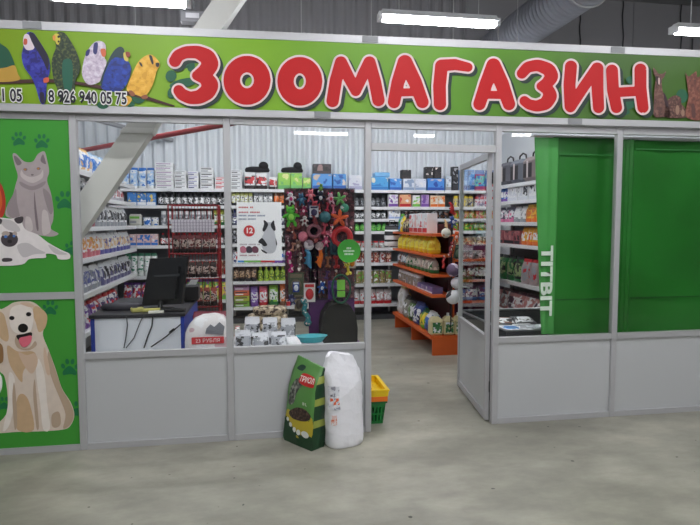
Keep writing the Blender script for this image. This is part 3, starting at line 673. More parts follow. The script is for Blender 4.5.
# ---- back wall racks (front edge at y = 5)
FL = Fr(-1.02, 5.0, 0); FM = Fr(.862, 5.0, 0); FB = Fr(2.685, 5.0, 0)
LVL = [2.18, 1.915, 1.60, 1.285, .80, .40]; LVM = [2.18, 1.915, 1.60, 1.30, .98, .69, .27]; LVB = [2.18, 1.90, 1.70, 1.495, 1.215, .963, .61, .268]
shelving(FL, 'white shelving rack against the back wall behind the monitor', 1.875, .45, LVL)
shelving(FM, 'white shelving rack against the back wall behind the cat poster', 1.82, .45, LVM)
shelving(FB, 'white shelving rack against the back wall seen through the doorway', 2.595, .45, LVB)
wL, wM, wB = 'back rack behind monitor', 'back rack behind poster', 'back rack past toys'
SH = ['top shelf, ', 'second shelf, ', 'third shelf, ', 'fourth shelf, ', 'fifth shelf, ', 'sixth shelf, ', 'seventh shelf, ', 'lowest shelf, ']
def stack(fr, z, u0, u1, n, hp, cols, desc, where, d=.3):
    x0, x1 = X5(u0), X5(u1); w = x1-x0; h = hp*PXM/n
    for i in range(n):
        o = put(prod('flat', w, h*.97, d, *cols), 'flat_pack', None, (x0+w/2+(random.random()-.5)*.012, fr.y+.05+d/2, z+.001+i*h), (random.random()-.5)*.04)
        tag(o, '%s, %s from the bottom, %s' % (desc, ORD[i], where), 'pack', desc+', '+where)
# left back rack
brun(FL, 2.18, 121, 155, 'sackbag', 4, 20, (W_, B_, (170, 200, 230)), 'white and blue pad pack', SH[0]+wL, d=.2)
stack(FL, 2.18, 155.5, 174, 6, 25, (W_, G_, (150, 120, 160)), 'white flat pack', 'tallest stack behind monitor')
stack(FL, 2.18, 175, 187, 5, 17.5, (W_, K_, G_), 'white flat pack', 'second stack behind monitor')
stack(FL, 2.18, 188, 199, 4, 17, (W_, N_, (150, 150, 190)), 'blue-striped flat pack', 'third stack behind monitor')
stack(FL, 2.18, 200.5, 214, 4, 21, (W_, G_, K_), 'grey-striped flat pack', 'fourth stack behind monitor')
stack(FL, 2.18, 215.5, 227, 3, 12, (W_, R_, R_), 'red-striped flat pack', 'lowest stack beside post')
brun(FL, 1.915, 127, 156, 'box', 3, 12.5, ((70, 130, 200), W_, (220, 200, 110)), 'blue and white carton', SH[1]+wL)
brun(FL, 1.915, 157.5, 228, 'bottle', 12, 13, (K_, (50, 50, 58), W_), 'black bottle', SH[1]+wL)
brun(FL, 1.60, 128, 141, 'flat', 1, 11, ((200, 200, 190), G_, L_g), 'pale wide carton', SH[2]+wL)
brun(FL, 1.60, 142, 158, 'can', 2, 8, (W_, B_, G_), 'white tub', SH[2]+wL)
brun(FL, 1.60, 160, 212, 'jar', 9, 14, (G_, W_, (90, 96, 104)), 'grey lidded jar', SH[2]+wL)
brun(FL, 1.60, 213, 228, 'pouch', 3, 15, ((190, 196, 90), GR_, W_), 'yellow-green pouch', SH[2]+wL)
brun(FL, 1.285, 128, 157, 'box', 4, 11, ((220, 190, 190), B_, W_), 'pink and blue carton', SH[3]+wL)
brun(FL, 1.285, 159, 228, 'bottle', 13, 12, (K_, R_, W_), 'black and white bottle', SH[3]+wL)
brun(FL, .80, 122, 155, 'sackbag', 5, 22, ((210, 214, 212), (60, 130, 100), W_), 'white and green bag', SH[4]+wL, d=.16)
brun(FL, .80, 157, 228, 'can', 12, 15, (BR_, R_, (210, 190, 180)), 'brown and red can', SH[4]+wL)
brun(FL, .40, 120, 165, 'sackbag', 5, 18, (W_, V_, R_), 'white and purple bag', SH[5]+wL, d=.16)
brun(FL, .40, 167, 228, 'sackbag', 7, 20, (L_g, V_, (230, 200, 90)), 'green and purple bag', SH[5]+wL, d=.14)
# middle back rack
stack(FM, 2.18, 231.5, 242.5, 5, 19, (W_, K_, G_), 'black-striped flat pack', 'stack beside red-topped bags')
brun(FM, 2.18, 244.5, 268, 'pouch', 2, 17, (W_, (40, 34, 36), R_), 'large red-topped bag', SH[0]+wM)
brun(FM, 2.18, 269, 278, 'pouch', 1, 12.5, (W_, (40, 34, 36), R_), 'small red-topped bag', SH[0]+wM)
brun(FM, 2.18, 278.5, 303, 'box', 2, 16.5, ((150, 205, 90), (110, 180, 110), (220, 225, 150)), 'large light green carton', SH[0]+wM, d=.2)
brun(FM, 2.18, 303.5, 311.5, 'box', 1, 12, ((150, 205, 90), (110, 180, 110), (220, 225, 150)), 'small light green carton', SH[0]+wM)
brun(FM, 2.18, 312.5, 333, 'box', 1, 16, ((84, 150, 214), (40, 90, 170), (190, 170, 150)), 'large blue pad carton', SH[0]+wM, d=.2)
brun(FM, 2.18, 333.5, 347, 'box', 1, 16, ((84, 150, 214), (40, 90, 170), (220, 210, 200)), 'smaller blue pad carton', SH[0]+wM, d=.2)
me = prod('box', .3, .16, .16, (40, 38, 42), (70, 60, 64), (150, 120, 120))
tag(put(me, 'carton', None, (X5(323), 5.15, 2.18+16*PXM+.003)), 'dark picture carton lying on the large blue pad carton', 'box')
for u, w_, lab in ((258, 22, 'black cat bed lying across the red-topped bags'), (293, 20, 'black cat bed lying across the light green cartons')):
    mb = MB(); q = w_*PXM
    mb.lathe([(q*.52, 0), (q*.56, .03), (q*.5, .07), (q*.3, .085), (.001, .07)], n=16, sy=.3)
    mb.ell((q*.28, 0, .1), (q*.22, .07, .07)); tag(mb.build('cat_bed', M((24, 24, 28), .8), None, (X5(u), 5.12, 2.18+17*PXM+.006)), lab, 'bed')
brun(FM, 1.915, 231.5, 253, 'pouch', 5, 13, ((206, 210, 130), K_, W_), 'yellow and black sachet', SH[1]+wM, d=.08)
brun(FM, 1.915, 254, 273, 'pouch', 4, 13, (G_, K_, W_), 'grey and black sachet', SH[1]+wM, d=.08)
brun(FM, 1.915, 274, 290, 'pouch', 3, 13, (BR_, (60, 50, 40), O_), 'brown and orange sachet', SH[1]+wM, d=.08)
brun(FM, 1.60, 231.5, 290, 'bottle', 10, 15, ((60, 64, 90), N_, W_), 'navy bottle', SH[2]+wM)
brun(FM, 1.30, 231.5, 290, 'can', 10, 13, (K_, W_, G_), 'black and white can', SH[3]+wM)
brun(FM, .98, 231.5, 270, 'can', 7, 12, (W_, N_, R_), 'white and navy can', SH[4]+wM)
brun(FM, .98, 271, 290, 'pouch', 3, 13, (W_, V_, B_), 'white and purple pouch', SH[4]+wM, d=.09)
brun(FM, .69, 232, 256, 'pouch', 4, 14, ((90, 66, 54), K_, (190, 160, 130)), 'brown pouch', SH[5]+wM, d=.09)
brun(FM, .69, 257, 291, 'bottle', 6, 14, ((160, 190, 70), (210, 220, 90), (80, 110, 60)), 'yellow-green bottle', SH[5]+wM)
for i, (c, n_) in enumerate((((126, 170, 70), 'green'), ((180, 190, 80), 'lime'), ((226, 120, 90), 'orange'), ((190, 150, 190), 'lilac'))):
    o = put(prod('flat', 15*PXM, 5.3*PXM, .2, c, W_, (90, 60, 60)), 'flat_pack', None, (X5(240.5), 5.15, .271+i*5.5*PXM))
    tag(o, '%s flat carton in the four-colour stack low behind the post' % n_, 'box')
brun(FM, .27, 249, 257.5, 'pouch', 1, 20, ((140, 110, 190), V_, W_), 'purple bag', SH[6]+wM)
brun(FM, .27, 258, 267, 'pouch', 1, 20, ((226, 100, 130), R_, W_), 'rose pink bag', SH[6]+wM)
brun(FM, .27, 268, 278, 'pouch', 1, 21, ((140, 200, 70), GR_, W_), 'bright green bag', SH[6]+wM)
brun(FM, .27, 279, 285, 'pouch', 1, 22, (O_, BR_, W_), 'orange bag', SH[6]+wM)
brun(FM, .27, 285.5, 291, 'pouch', 1, 20, ((220, 200, 200), R_, W_), 'white and pink bag', SH[6]+wM)
for lv, u0, hp, c, de in ((1, 292, 12, ((220, 130, 160), V_, W_), 'pink sachet'), (2, 292, 14, ((110, 110, 110), K_, W_), 'grey pouch'), (3, 292, 13, (TQ, K_, W_), 'teal pouch'), (4, 292, 13, (BR_, K_, W_), 'dark brown pouch'), (5, 292, 13, ((130, 150, 80), K_, W_), 'olive pouch')):
    brun(FM, LVM[lv], u0, 341, 'pouch', 8, hp, c, de, SH[lv]+wM, d=.08)
# right back rack
brun(FB, 2.18, 349, 363, 'box', 1, 15, ((214, 218, 228), (170, 170, 200), W_), 'pale lilac carton', SH[0]+wB)
brun(FB, 2.18, 371, 389.5, 'box', 1, 13.5, ((76, 160, 216), (50, 120, 190), (220, 220, 200)), 'wide blue pad pack', SH[0]+wB, d=.2)
brun(FB, 2.18, 390, 402.5, 'box', 1, 12, ((80, 150, 220), (40, 90, 180), W_), 'narrow blue pad pack', SH[0]+wB, d=.2)
brun(FB, 2.18, 403.5, 427, 'box', 2, 12, ((216, 222, 232), (140, 160, 190), W_), 'white-blue carton', SH[0]+wB)
brun(FB, 2.18, 428, 445.5, 'box', 1, 12.5, ((72, 140, 216), (40, 80, 170), (200, 190, 190)), 'blue pad carton under dark boxes', SH[0]+wB, d=.2)
brun(FB, 2.18, 446.5, 452, 'box', 1, 15, ((200, 210, 222), G_, W_), 'slim pale carton', SH[0]+wB)
brun(FB, 2.18, 453, 459, 'box', 1, 25, (K_, (60, 60, 66), G_), 'tall black carton', SH[0]+wB)
brun(FB, 2.18, 461, 475, 'box', 2, 22, ((84, 146, 210), (50, 80, 140), (140, 190, 226)), 'tall blue carton', SH[0]+wB)
brun(FB, 2.18, 476, 497, 'pouch', 2, 22, ((60, 110, 180), R_, (120, 200, 160)), 'tall blue and green bag', SH[0]+wB)
for u, w_, h_, b_, lab in ((407.5, 10, 9, 12, 'small black photo carton on the white-blue cartons'), (430.5, 8, 12, 12.5, 'zebra-patterned carton on the blue pad pack'), (438.8, 8, 12, 12.5, 'zebra-patterned carton beside its twin, nearer the door')):
    tag(put(prod('box', w_*PXM, h_*PXM, .14, (26, 24, 28), (50, 44, 46), (220, 210, 205)), 'carton', None, (X5(u), 5.15, 2.18+b_*PXM+.004)), lab, 'box')
o = MB().box(-.13, .13, -.1, .1, 0, .075, 0, .01).build('carton', M((120, 180, 226), .4), None, (X5(383), 5.16, 2.18+13.5*PXM+.004)); tag(o, 'light blue tray carton lying on the wide blue pad pack', 'box')
for lv, items in (
    (1, ((344, 387, 'bottle', 8, 11, ((70, 74, 78), K_, G_), 'smoky bottle'), (389, 399, 'box', 1, 13, (W_, V_, (190, 170, 210)), 'white and purple carton'), (400, 412, 'box', 1, 13, ((226, 170, 130), R_, W_), 'peach carton'), (413, 421, 'box', 1, 12, (W_, L_g, Y_), 'white and lime carton'), (422, 430, 'box', 1, 13, ((180, 150, 200), V_, W_), 'mauve carton'), (431, 446, 'box', 2, 12, ((226, 200, 170), O_, W_), 'cream and orange carton'), (455, 475, 'jar', 4, 12, ((200, 190, 150), Y_, N_), 'cream and yellow jar'), (476, 497, 'jar', 4, 11, (W_, R_, G_), 'white and red jar'))),
    (2, ((344, 387, 'bottle', 8, 9.5, ((80, 84, 88), K_, W_), 'small dark bottle'), (389, 401, 'box', 2, 9, (W_, (150, 170, 210), G_), 'small white carton'), (404, 450, 'can', 8, 8, (K_, BR_, G_), 'dark tin'), (455, 497, 'can', 8, 9, ((200, 150, 60), R_, L_g), 'yellow and red tin'))),
    (3, ((344, 388, 'bottle', 8, 9, ((70, 150, 60), GR_, (120, 190, 90)), 'green bottle'), (390, 400, 'bottle', 2, 9, (G_, K_, W_), 'grey bottle'), (455, 497, 'can', 8, 9, ((90, 150, 60), Y_, R_), 'green and yellow tin'))),
    (4, ((344, 386, 'jar', 7, 7, ((170, 176, 172), R_, W_), 'frosted jar'), (455, 497, 'can', 7, 11, ((210, 190, 150), O_, BR_), 'beige tin'))),
    (5, ((344, 393, 'can', 8, 11.5, ((150, 60, 50), W_, (210, 180, 160)), 'red-brown can'), (455, 497, 'jar', 8, 12, ((200, 110, 110), W_, BR_), 'pinkish jar'))),
    (6, ((344, 393, 'can', 8, 14, ((150, 130, 90), L_g, W_), 'olive and white can'), (455, 497, 'pouch', 6, 15, (G_, K_, W_), 'grey pouch'))),
    (7, ((344, 393, 'pouch', 6, 15, ((190, 180, 180), R_, W_), 'white and red packet'), (455, 497, 'pouch', 6, 16, ((180, 90, 100), V_, O_), 'red and purple packet')))):
    for it in items: brun(FB, LVB[lv], it[0], it[1], it[2], it[3], it[4], it[5], it[6], SH[lv]+wB, d=.1)

# ---- left wall rack: items face +x
FW = Fr(-.5, 1.02, pi/2)
LVW = [2.18, 1.93, 1.60, 1.27, .90, .50]
shelving(FW, 'white shelving rack full of bags along the side wall behind the desk', 3.5, .45, LVW, back=M((150, 152, 156), .6))
wW = 'side wall rack'
def srow(fr, z, x, spec, where, side):
    for kind, n, w, h, d, cols, desc in spec: x = run(fr, z, x, kind, n, w, h, d, cols, desc, where, side=side, gap=1.06)
srow(FW, 2.18, .06, (('sackbag', 2, .2, .42, .16, (K_, G_, W_), 'black and silver sack'), ('sackbag', 5, .2, .27, .16, (W_, (220, 180, 120), B_), 'white sack'), ('sackbag', 6, .22, .26, .16, (W_, (170, 200, 230), B_), 'pale blue sack')), SH[0]+wW, 'window')
srow(FW, 1.93, .05, (('pouch', 8, .16, .2, .1, (W_, K_, G_), 'white and black pouch'), ('pouch', 8, .19, .19, .1, (W_, (180, 180, 190), R_), 'white and red pouch')), SH[1]+wW, 'window')
srow(FW, 1.60, .05, (('pouch', 9, .16, .26, .1, (W_, (150, 50, 70), (190, 150, 160)), 'white and maroon pouch'), ('pouch', 9, .17, .25, .1, (W_, G_, K_), 'white and grey pouch')), SH[2]+wW, 'window')
srow(FW, 1.27, .05, (('pouch', 10, .16, .27, .1, (W_, (200, 110, 120), (220, 160, 80)), 'white and pink pouch'), ('pouch', 8, .19, .25, .1, (W_, (90, 90, 160), (220, 190, 150)), 'white and violet pouch')), SH[3]+wW, 'window')
srow(FW, .90, .05, (('pouch', 9, .18, .27, .12, (W_, G_, (90, 96, 150)), 'white and grey bag'), ('pouch', 8, .19, .27, .12, ((220, 224, 228), (100, 100, 140), K_), 'silvery bag')), SH[4]+wW, 'window')
srow(FW, .50, .05, (('sackbag', 3, .2, .26, .14, (W_, B_, R_), 'white and red sack'), ('sackbag', 4, .2, .28, .14, (V_, R_, W_), 'purple and white sack'), ('sackbag', 5, .2, .28, .14, (W_, R_, N_), 'white and navy sack')), SH[5]+wW, 'window')
# ---- right wall rack: items face -x, counted from the far end
FR = Fr(4.82, 4.05, -pi/2)
LVR = [2.18, 1.94, 1.64, 1.33, .80, .36]
shelving(FR, 'white shelving rack on the far side wall between door and green sheet', 2.4, .42, LVR)
wR = 'rack beside green sheet'
def carrier(c):
    mb = MB(); mb.box(-.19, .19, -.13, .13, 0, .34, 0, .06); mb.box(-.12, .12, -.1325, -.1305, .06, .25, 1)
    mb.tube([(-.11, 0, .33), (-.09, 0, .40), (0, 0, .43), (.09, 0, .40), (.11, 0, .33)], .012, 6, 1); mb.box(-.02, .02, -.136, -.133, 0.06, .28, 2)
    return mb.mesh([M(c, .7), M((50, 48, 52), .8), M((200, 190, 190), .6)], 'carrier')
for i, (c, lab) in enumerate((((84, 84, 92), 'charcoal pet carrier bag on top of the far side rack'), ((96, 100, 110), 'slate grey pet carrier bag, beside the taupe one'), ((128, 118, 118), 'taupe pet carrier bag with pale stripe on the side rack'), ((40, 38, 44), 'black pet carrier bag near the green sheet, side rack'), ((150, 120, 124), 'rosy grey pet carrier bag behind the green sheet'))):
    tag(put(carrier(c), 'pet_carrier', None, FR.w(.35+i*.4, .17, 2.182), FR.rz), lab, 'carrier')
srow(FR, 1.94, .05, (('pouch', 3, .15, .2, .1, (B_, V_, W_), 'blue and violet pouch'), ('box', 11, .15, .2, .1, (W_, (210, 214, 222), K_), 'plain white carton')), SH[1]+wR, 'far end')
srow(FR, 1.64, .05, (('pouch', 4, .16, .22, .1, ((90, 90, 110), P_, W_), 'grey and pink pouch'), ('pouch', 2, .16, .22, .1, (W_, G_, W_), 'white silvery pouch'), ('pouch', 4, .15, .24, .1, ((232, 180, 60), O_, (200, 120, 60)), 'golden pouch'), ('pouch', 4, .16, .22, .1, (W_, N_, B_), 'white and blue pouch')), SH[2]+wR, 'far end')
srow(FR, 1.33, .05, (('box', 5, .17, .19, .1, ((160, 90, 96), K_, (190, 130, 130)), 'dusty red carton'), ('pouch', 4, .16, .24, .1, ((232, 170, 50), O_, W_), 'amber pouch'), ('pouch', 4, .16, .23, .1, (N_, (60, 100, 190), W_), 'dark blue pouch')), SH[3]+wR, 'far end')
srow(FR, .80, .04, (('sackbag', 4, .22, .36, .14, (GR_, K_, (150, 170, 120)), 'dark green bag'), ('sackbag', 4, .22, .34, .14, ((170, 150, 150), R_, G_), 'grey and red bag'), ('sackbag', 3, .22, .36, .14, ((90, 170, 180), G_, W_), 'teal bag')), SH[4]+wR, 'far end')
srow(FR, .36, .04, (('sackbag', 6, .24, .3, .16, ((190, 130, 130), (90, 60, 80), W_), 'pink and plum bag'), ('sackbag', 5, .22, .3, .16, ((60, 60, 110), B_, W_), 'navy bag')), SH[5]+wR, 'far end')

# ---- orange gondola
ORG = M((214, 96, 40), .45, 0, .08, 9); MAR = M((70, 26, 32), .6)
gx0, gy0, gy1 = 3.36, 2.35, 4.35
t = thing('gondola_shelf', 'orange wooden gondola shelf standing inside the doorway', 'shelving', (gx0, gy0, 0))
Lg = gy1-gy0
MB().box(.285, .305, .21, Lg, .24, 1.62).build('back_panel', MAR, t)
MB().box(0, .43, 0, Lg, .20, .24).build('deck', ORG, t)
for y in (.0, .95, 1.9): MB().box(.02, .41, y, y+.03, 0, .199).build('support_panel', ORG, t)
MB().box(.02, .41, -.0, .0295, 0, .0); 
for z in (.75, 1.0, 1.245, 1.5): MB().box(0, .284, 0, Lg, z-.03, z).build('shelf', ORG, t)
for y in (.21, Lg-.02): MB().box(.306, .34, y, y+.02, .24, 1.62).build('upright', MAR, t)
FG = Fr(gx0, gy1, -pi/2); wG = 'orange gondola'
x = .05
run(FG, 1.245, .1, 'pouch', 8, .18, .22, .15, ((248, 236, 70), (226, 190, 40), (240, 226, 90)), 'bright yellow bag', 'orange gondola, upper shelf', side='far end', gap=1.2)
srow(FG, 1.0, .1, (('pouch', 3, .15, .21, .12, ((110, 150, 170), BR_, W_), 'grey-blue pouch'), ('pouch', 7, .17, .2, .12, ((170, 160, 150), GR_, (220, 214, 200)), 'beige pouch')), 'orange gondola, middle shelf', 'far end')
srow(FG, .75, .1, (('jar', 8, .13, .17, .13, ((150, 140, 130), W_, G_), 'grey lidded jar'), ('box', 4, .16, .08, .14, ((120, 110, 160), W_, V_), 'low violet carton')), 'orange gondola, lower shelf', 'far end')
srow(FG, 1.5, .1, (('bottle', 1, .13, .27, .13, ((90, 160, 150), L_g, B_), 'teal and green bottle'), ('pouch', 1, .13, .24, .12, ((222, 200, 70), Y_, W_), 'yellow pouch'), ('pouch', 3, .13, .2, .12, (BR_, K_, (200, 190, 150)), 'brown pouch'), ('box', 4, .2, .26, .14, (W_, R_, (230, 180, 180)), 'white and red carton')), 'orange gondola, top', 'far end')
tag(put(prod('sackbag', .24, .46, .2, (W_, (220, 200, 130), (200, 200, 200)), 'food_sack', None, (gx0+.17, 4.2, .242), -pi/2)), 'tall white and yellow sack at the far end of the orange gondola', 'bag') if 0 else None
o = put(prod('sackbag', .26, .44, .2, W_, (226, 214, 150), (200, 200, 196)), 'food_sack', None, (gx0+.15, 4.17, .242), 0, (0, 0, -pi/2)); tag(o, 'tall white and yellow sack, far end of the orange gondola', 'bag')
for i, (c, y, h, lab) in enumerate(((((150, 150, 140), K_, W_), 3.85, .3, 'grey sack beside the tall white one on the gondola deck'), (((84, 130, 60), K_, W_), 3.52, .28, 'olive green sack on the orange gondola deck'), (((60, 80, 150), N_, W_), 3.22, .3, 'blue sack on the orange gondola deck'), (((120, 180, 60), GR_, Y_), 2.94, .24, 'lime green sack on the orange gondola deck'), (((40, 70, 140), W_, B_), 2.68, .25, 'navy and white sack behind the beige jugs'))):
    tag(put(prod('sackbag', .27, h, .2, *c), 'food_sack', None, (gx0+.14, y, .242), 0, (0, 0, -pi/2+.1*(i % 3-1))), lab, 'bag')
for i, x in enumerate((.088, .247, .374)):
    tag(put(prod('jug', (.165, .14, .105)[i], .27, .14, (206, 196, 150), W_, (60, 120, 70)), 'jug', None, (gx0+x, gy0+.1, .242), 0), 'beige and green jug, %s from the aisle, on the gondola deck' % ORD[i], 'jug', 'beige jugs on the gondola deck')
# striped bag at the far end
o = put(prod('sackbag', .3, .34, .14, W_, K_, (240, 240, 240)), 'food_sack', None, tuple(FB.w(.62, -.28, 0)), 0)
for q in (o,): q.location.z = 1.0; bpy.data.objects.remove(q)
t = thing('hanging_pet_bag', 'black and white striped bag hanging off the far end of the gondola', 'bag', tuple(at(392, 246, 'y', 4.42)))
mb = MB(); mb.bag(.24, .32, .12, [(.2, 0), (.36, 1), (.52, 0), (.68, 1), (.84, 0), (1, 1)], None, 14, crumple=.01); mb.build('bag_body', [M(W_, .5), M(K_, .5)], t)
MB().tube([(-.06, 0, .315), (-.04, 0, .4), (.04, 0, .4), (.06, 0, .315)], .006, 6).build('strap', BLACK, t)

# second orange display behind the door
t = thing('display_shelf', 'small orange display shelf with purple back behind the open door', 'shelving', (3.98, 3.3, 0))
MB().box(0, .68, .26, .28, .0, 1.32).build('back_panel', M((96, 34, 84), .6), t)
for x in (0, .66): MB().box(x, x+.02, 0, .259, 0, 1.32).build('side_panel', ORG, t)
for z in (.12, .53, .83, 1.12): MB().box(.021, .659, 0, .259, z-.03, z).build('shelf', ORG, t)
FD = Fr(3.98, 3.3, 0)
for z, c, de, sh in ((.12, ((120, 60, 70), O_, W_), 'maroon pouch', 'bottom'), (.53, ((110, 50, 110), B_, W_), 'purple pouch', 'lower middle'), (.83, ((150, 60, 80), K_, W_), 'crimson pouch', 'upper middle')):
    run(FD, z, .04, 'pouch', 3, .17, .22, .1, c, de, sh+' shelf behind the open door')
srow(FD, 1.12, .04, (('can', 4, .1, .12, .1, (G_, K_, W_), 'grey can'),), 'top of the orange display shelf', 'left')
# ================================================================== DESK AND WINDOW DISPLAY
BLUE = M((28, 58, 160), .4)
t = thing('cash_desk', 'white cash desk with blue edges and black top behind the leftmost window', 'desk', (-.055, .45, 0))
DW, DD, DH = .72, 1.05, .912
MB().box(.03, DW-.03, 0, .018, .02, DH-.03).build('front_panel', M((236, 240, 246), .4, 0, .015), t)
MB().box(0, .029, -.004, DD, 0, DH-.03).build('side_panel', BLUE, t)
MB().box(DW-.029, DW, -.004, DD, 0, DH-.03).build('side_panel', BLUE, t)
MB().box(-.01, DW+.01, -.02, DD, DH-.029, DH, 0, .004).build('desk_top', M((38, 38, 44), .45), t)
# cables on the front
def pyz(u, v, y=.424): return at(u, v, 'y', y)
for i, (k, lab) in enumerate((([(126, 314), (127.5, 325), (126, 337), (124, 348)], 'thin grey cable down the desk front, first from the rack side'), ([(144, 314), (139, 325), (134, 338), (126, 348)], 'thin grey cable curving down the desk front, second from the rack side'), ([(153, 314), (152, 326), (148, 336), (144, 348)], 'dark cable down the middle of the desk front'))):
    pts = [pyz(*p) for p in k]; pts = [pts[0]+Vector((0, 0, .0))]+pts[1:]
    q = []
    for j in range(len(pts)-1): q += [pts[j].lerp(pts[j+1], s/4) for s in range(4)]
    q.append(pts[-1])
    q[0].z = .905
    tag(MB().tube(q, .0045 if i < 2 else .006, 6).build('desk_cable', M((70, 74, 80), .5) if i < 2 else M((36, 38, 42), .5)), lab, 'cable')
t = thing('desk_cable', 'black cable with inline plug crossing the desk front diagonally', 'cable')
a, b = pyz(151, 347), pyz(181, 324); MB().tube([a, a.lerp(b, .5)+Vector((0, 0, -.01)), b], .005, 6).build('wire', BLACK, t)
c = a.lerp(b, .62); MB().tube([c, c+(b-a)*.16], .011, 8).build('plug', BLACK, t)
# monitor seen from behind
mY = .66
A_, B2, C_, D_ = at(150, 258.5, 'y', mY+.1), at(187, 257, 'y', mY-.05), at(181.5, 304, 'y', mY-.05), at(141.5, 306, 'y', mY+.1)
t = thing('computer_monitor', 'black computer monitor seen from the back on the cash desk', 'monitor')
def slab(q, n_, th, mat, par, lift=0, sub=(0, 1, 0, 1), name='x'):
    P0, P1, P2, P3 = q
    def bl(s, r): return (P3.lerp(P2, s)).lerp(P0.lerp(P1, s), r)
    nn = (P1-P0).cross(P3-P0).normalized()
    if nn.y > 0: nn = -nn
    f = [bl(sub[0], sub[2]), bl(sub[1], sub[2]), bl(sub[1], sub[3]), bl(sub[0], sub[3])]
    return MB().hexa([p+nn*lift for p in f], [p-nn*(th-lift)+nn*0 for p in f]).build(name, mat, par)
def lastslab(): pass
MBLK = M((30, 31, 34), .38)
slab((A_, B2, C_, D_), 0, .03, MBLK, t, 0, (0, 1, 0, 1), 'casing')
slab((A_, B2, C_, D_), 0, .04, MBLK, t, .03, (.14, .86, .12, .8), 'rear_cover')
slab((A_, B2, C_, D_), 0, .004, M((66, 68, 72), .4), t, .034, (.25, .92, .6, .645), 'vent_strip')
cx = (C_+D_)/2
MB().tube([(cx.x, cx.y-.05, .905), (cx.x, cx.y-.05, .96), (cx.x, cx.y-.02, .975)], .02, 8).build('stand_neck', MBLK, t)
MB().lathe([(.12, 0), (.12, .012), (.1, .018), (.03, .02)], (cx.x, cx.y-.03, 0.9135), 20, sy=.7).build('stand_foot', MBLK, t)
t = thing('receipt_printer', 'black receipt printer with paper on the desk beside the monitor', 'printer', tuple(at(192, 303, 'y', 1.2).xy)+(0.9135,))
MB().box(-.07, .07, -.1, .1, 0, .15, 0, .015).build('body', MBLK, t)
MB().hexa([(-.03, -.03, .151), (.04, -.03, .151), (.04, .02, .151), (-.03, .02, .151)], [(.0, -.05, .2), (.07, -.05, .2), (.07, -.048, .2), (.0, -.048, .2)]).build('paper', M((236, 236, 236), .6), t)
def ondesk(u, y): return at(u, 300, 'y', y).x
tag(MB().lathe([(.16, 0), (.18, .02), (.15, .045), (.03, .055)], n=18, sy=.6).build('hat', M((40, 38, 50), .6), None, (ondesk(120, .62)-.01, .74, 0.9135)), 'dark flat cap lying on the desk end by the rack', 'hat')
t = thing('card_terminal', 'yellowish card terminal lying on the desk below the monitor', 'terminal', (ondesk(138, .6), .56, 0.9135), .3)
MB().box(-.05, .05, -.04, .04, 0, .035, 0, .008).build('body', M((196, 190, 110), .45), t); MB().box(-.04, .0, -.03, .03, .0352, .038).build('screen', BLACK, t)
tag(MB().box(-.07, .07, -.02, .02, 0, .025, 0, .005).build('marker_box', M((220, 214, 120), .5), None, (ondesk(152, .6), .56, 0.9135), .1), 'pale yellow narrow box on the desk in front of the monitor', 'box')
tag(MB().box(-.06, .06, -.04, .04, 0, .012).build('notepad', M((226, 226, 214), .6), None, (ondesk(160, .5)-.03, .49, 0.9135), .15), 'white notepad at the desk edge below the monitor', 'paper')
tag(MB().box(-.1, .1, -.04, .04, 0, .02, 0, .005).build('keyboard', M((26, 26, 30), .5), None, (ondesk(172, .52), .55, 0.9135), -.1), 'black keyboard at the desk edge near the printer', 'keyboard')

# red wire rack
t = thing('wire_rack', 'red wire display rack with white price card behind the monitor', 'rack')
ry = 2.2; a = at(168, 205, 'y', ry); b = at(218, 205, 'y', ry); RDM = M((150, 32, 38), .4)
mb = MB()
for x in (a.x, b.x):
    for y in (ry, ry+.3): MB().tube([(x, y, 0), (x, y, a.z)], .009, 6).build('post', RDM, t)
for z in (a.z, 1.62, 1.30, 1.02, .70, .35, .1):
    MB().tube([(a.x, ry, z), (b.x, ry, z), (b.x, ry+.3, z), (a.x, ry+.3, z)], .006, 6, 0, True).build('tier_frame', RDM, t)
    if z < 1.7:
        mb = MB()
        for k in range(1, 12): x = a.x+(b.x-a.x)*k/12; mb.tube([(x, ry+.01, z), (x, ry+.29, z)], .0035, 4)
        mb.build('wire_tier', RDM, t)
mb = MB()
for k in range(1, 15): x = a.x+(b.x-a.x)*k/15; mb.tube([(x, ry+.3, .1), (x, ry+.3, a.z)], .003, 4)
mb.build('wire_back', RDM, t)
p, q = at(171.5, 219.5, 'y', ry-.01), at(214.5, 232, 'y', ry-.01)
pc = MB().box(p.x, q.x, ry-.016, ry-.012, q.z, p.z).build('price_card', M((246, 242, 250), .5), t)
mb = MB()
for k in range(1, 14): x = p.x+(q.x-p.x)*k/14; mb.box(x-.0025, x+.0025, ry-.0175, ry-.0165, q.z+.004, p.z-.004)
for k in range(1, 4): z = q.z+(p.z-q.z)*k/4; mb.box(p.x+.004, q.x-.004, ry-.0175, ry-.0165, z-.0015, z+.0015)
mb.build('printed_grid', M((150, 130, 160), .5), pc)
cols = [((110, 40, 44), 'maroon'), ((60, 44, 40), 'dark brown'), ((150, 60, 50), 'brick red')]
for zi, z in enumerate((1.30, 1.02, .70)):
    w = (b.x-a.x-.06)/6
    for k in range(6):
        c, n_ = cols[(zi) % 3]
        o = put(prod('pouch', w*.94, (.2, .17, .2)[zi], .07, c, (40, 30, 30), (200, 180, 170)), 'treat_packet', None, (a.x+.03+w*(k+.5), ry+.1, z+.01), 0, (0, 0, 0))
        tag(o, '%s treat packet, %s from the left, red wire rack %s tier' % (n_, ORD[k], ('upper', 'middle', 'lower')[zi]), 'packet', n_+' packets in the red wire rack')

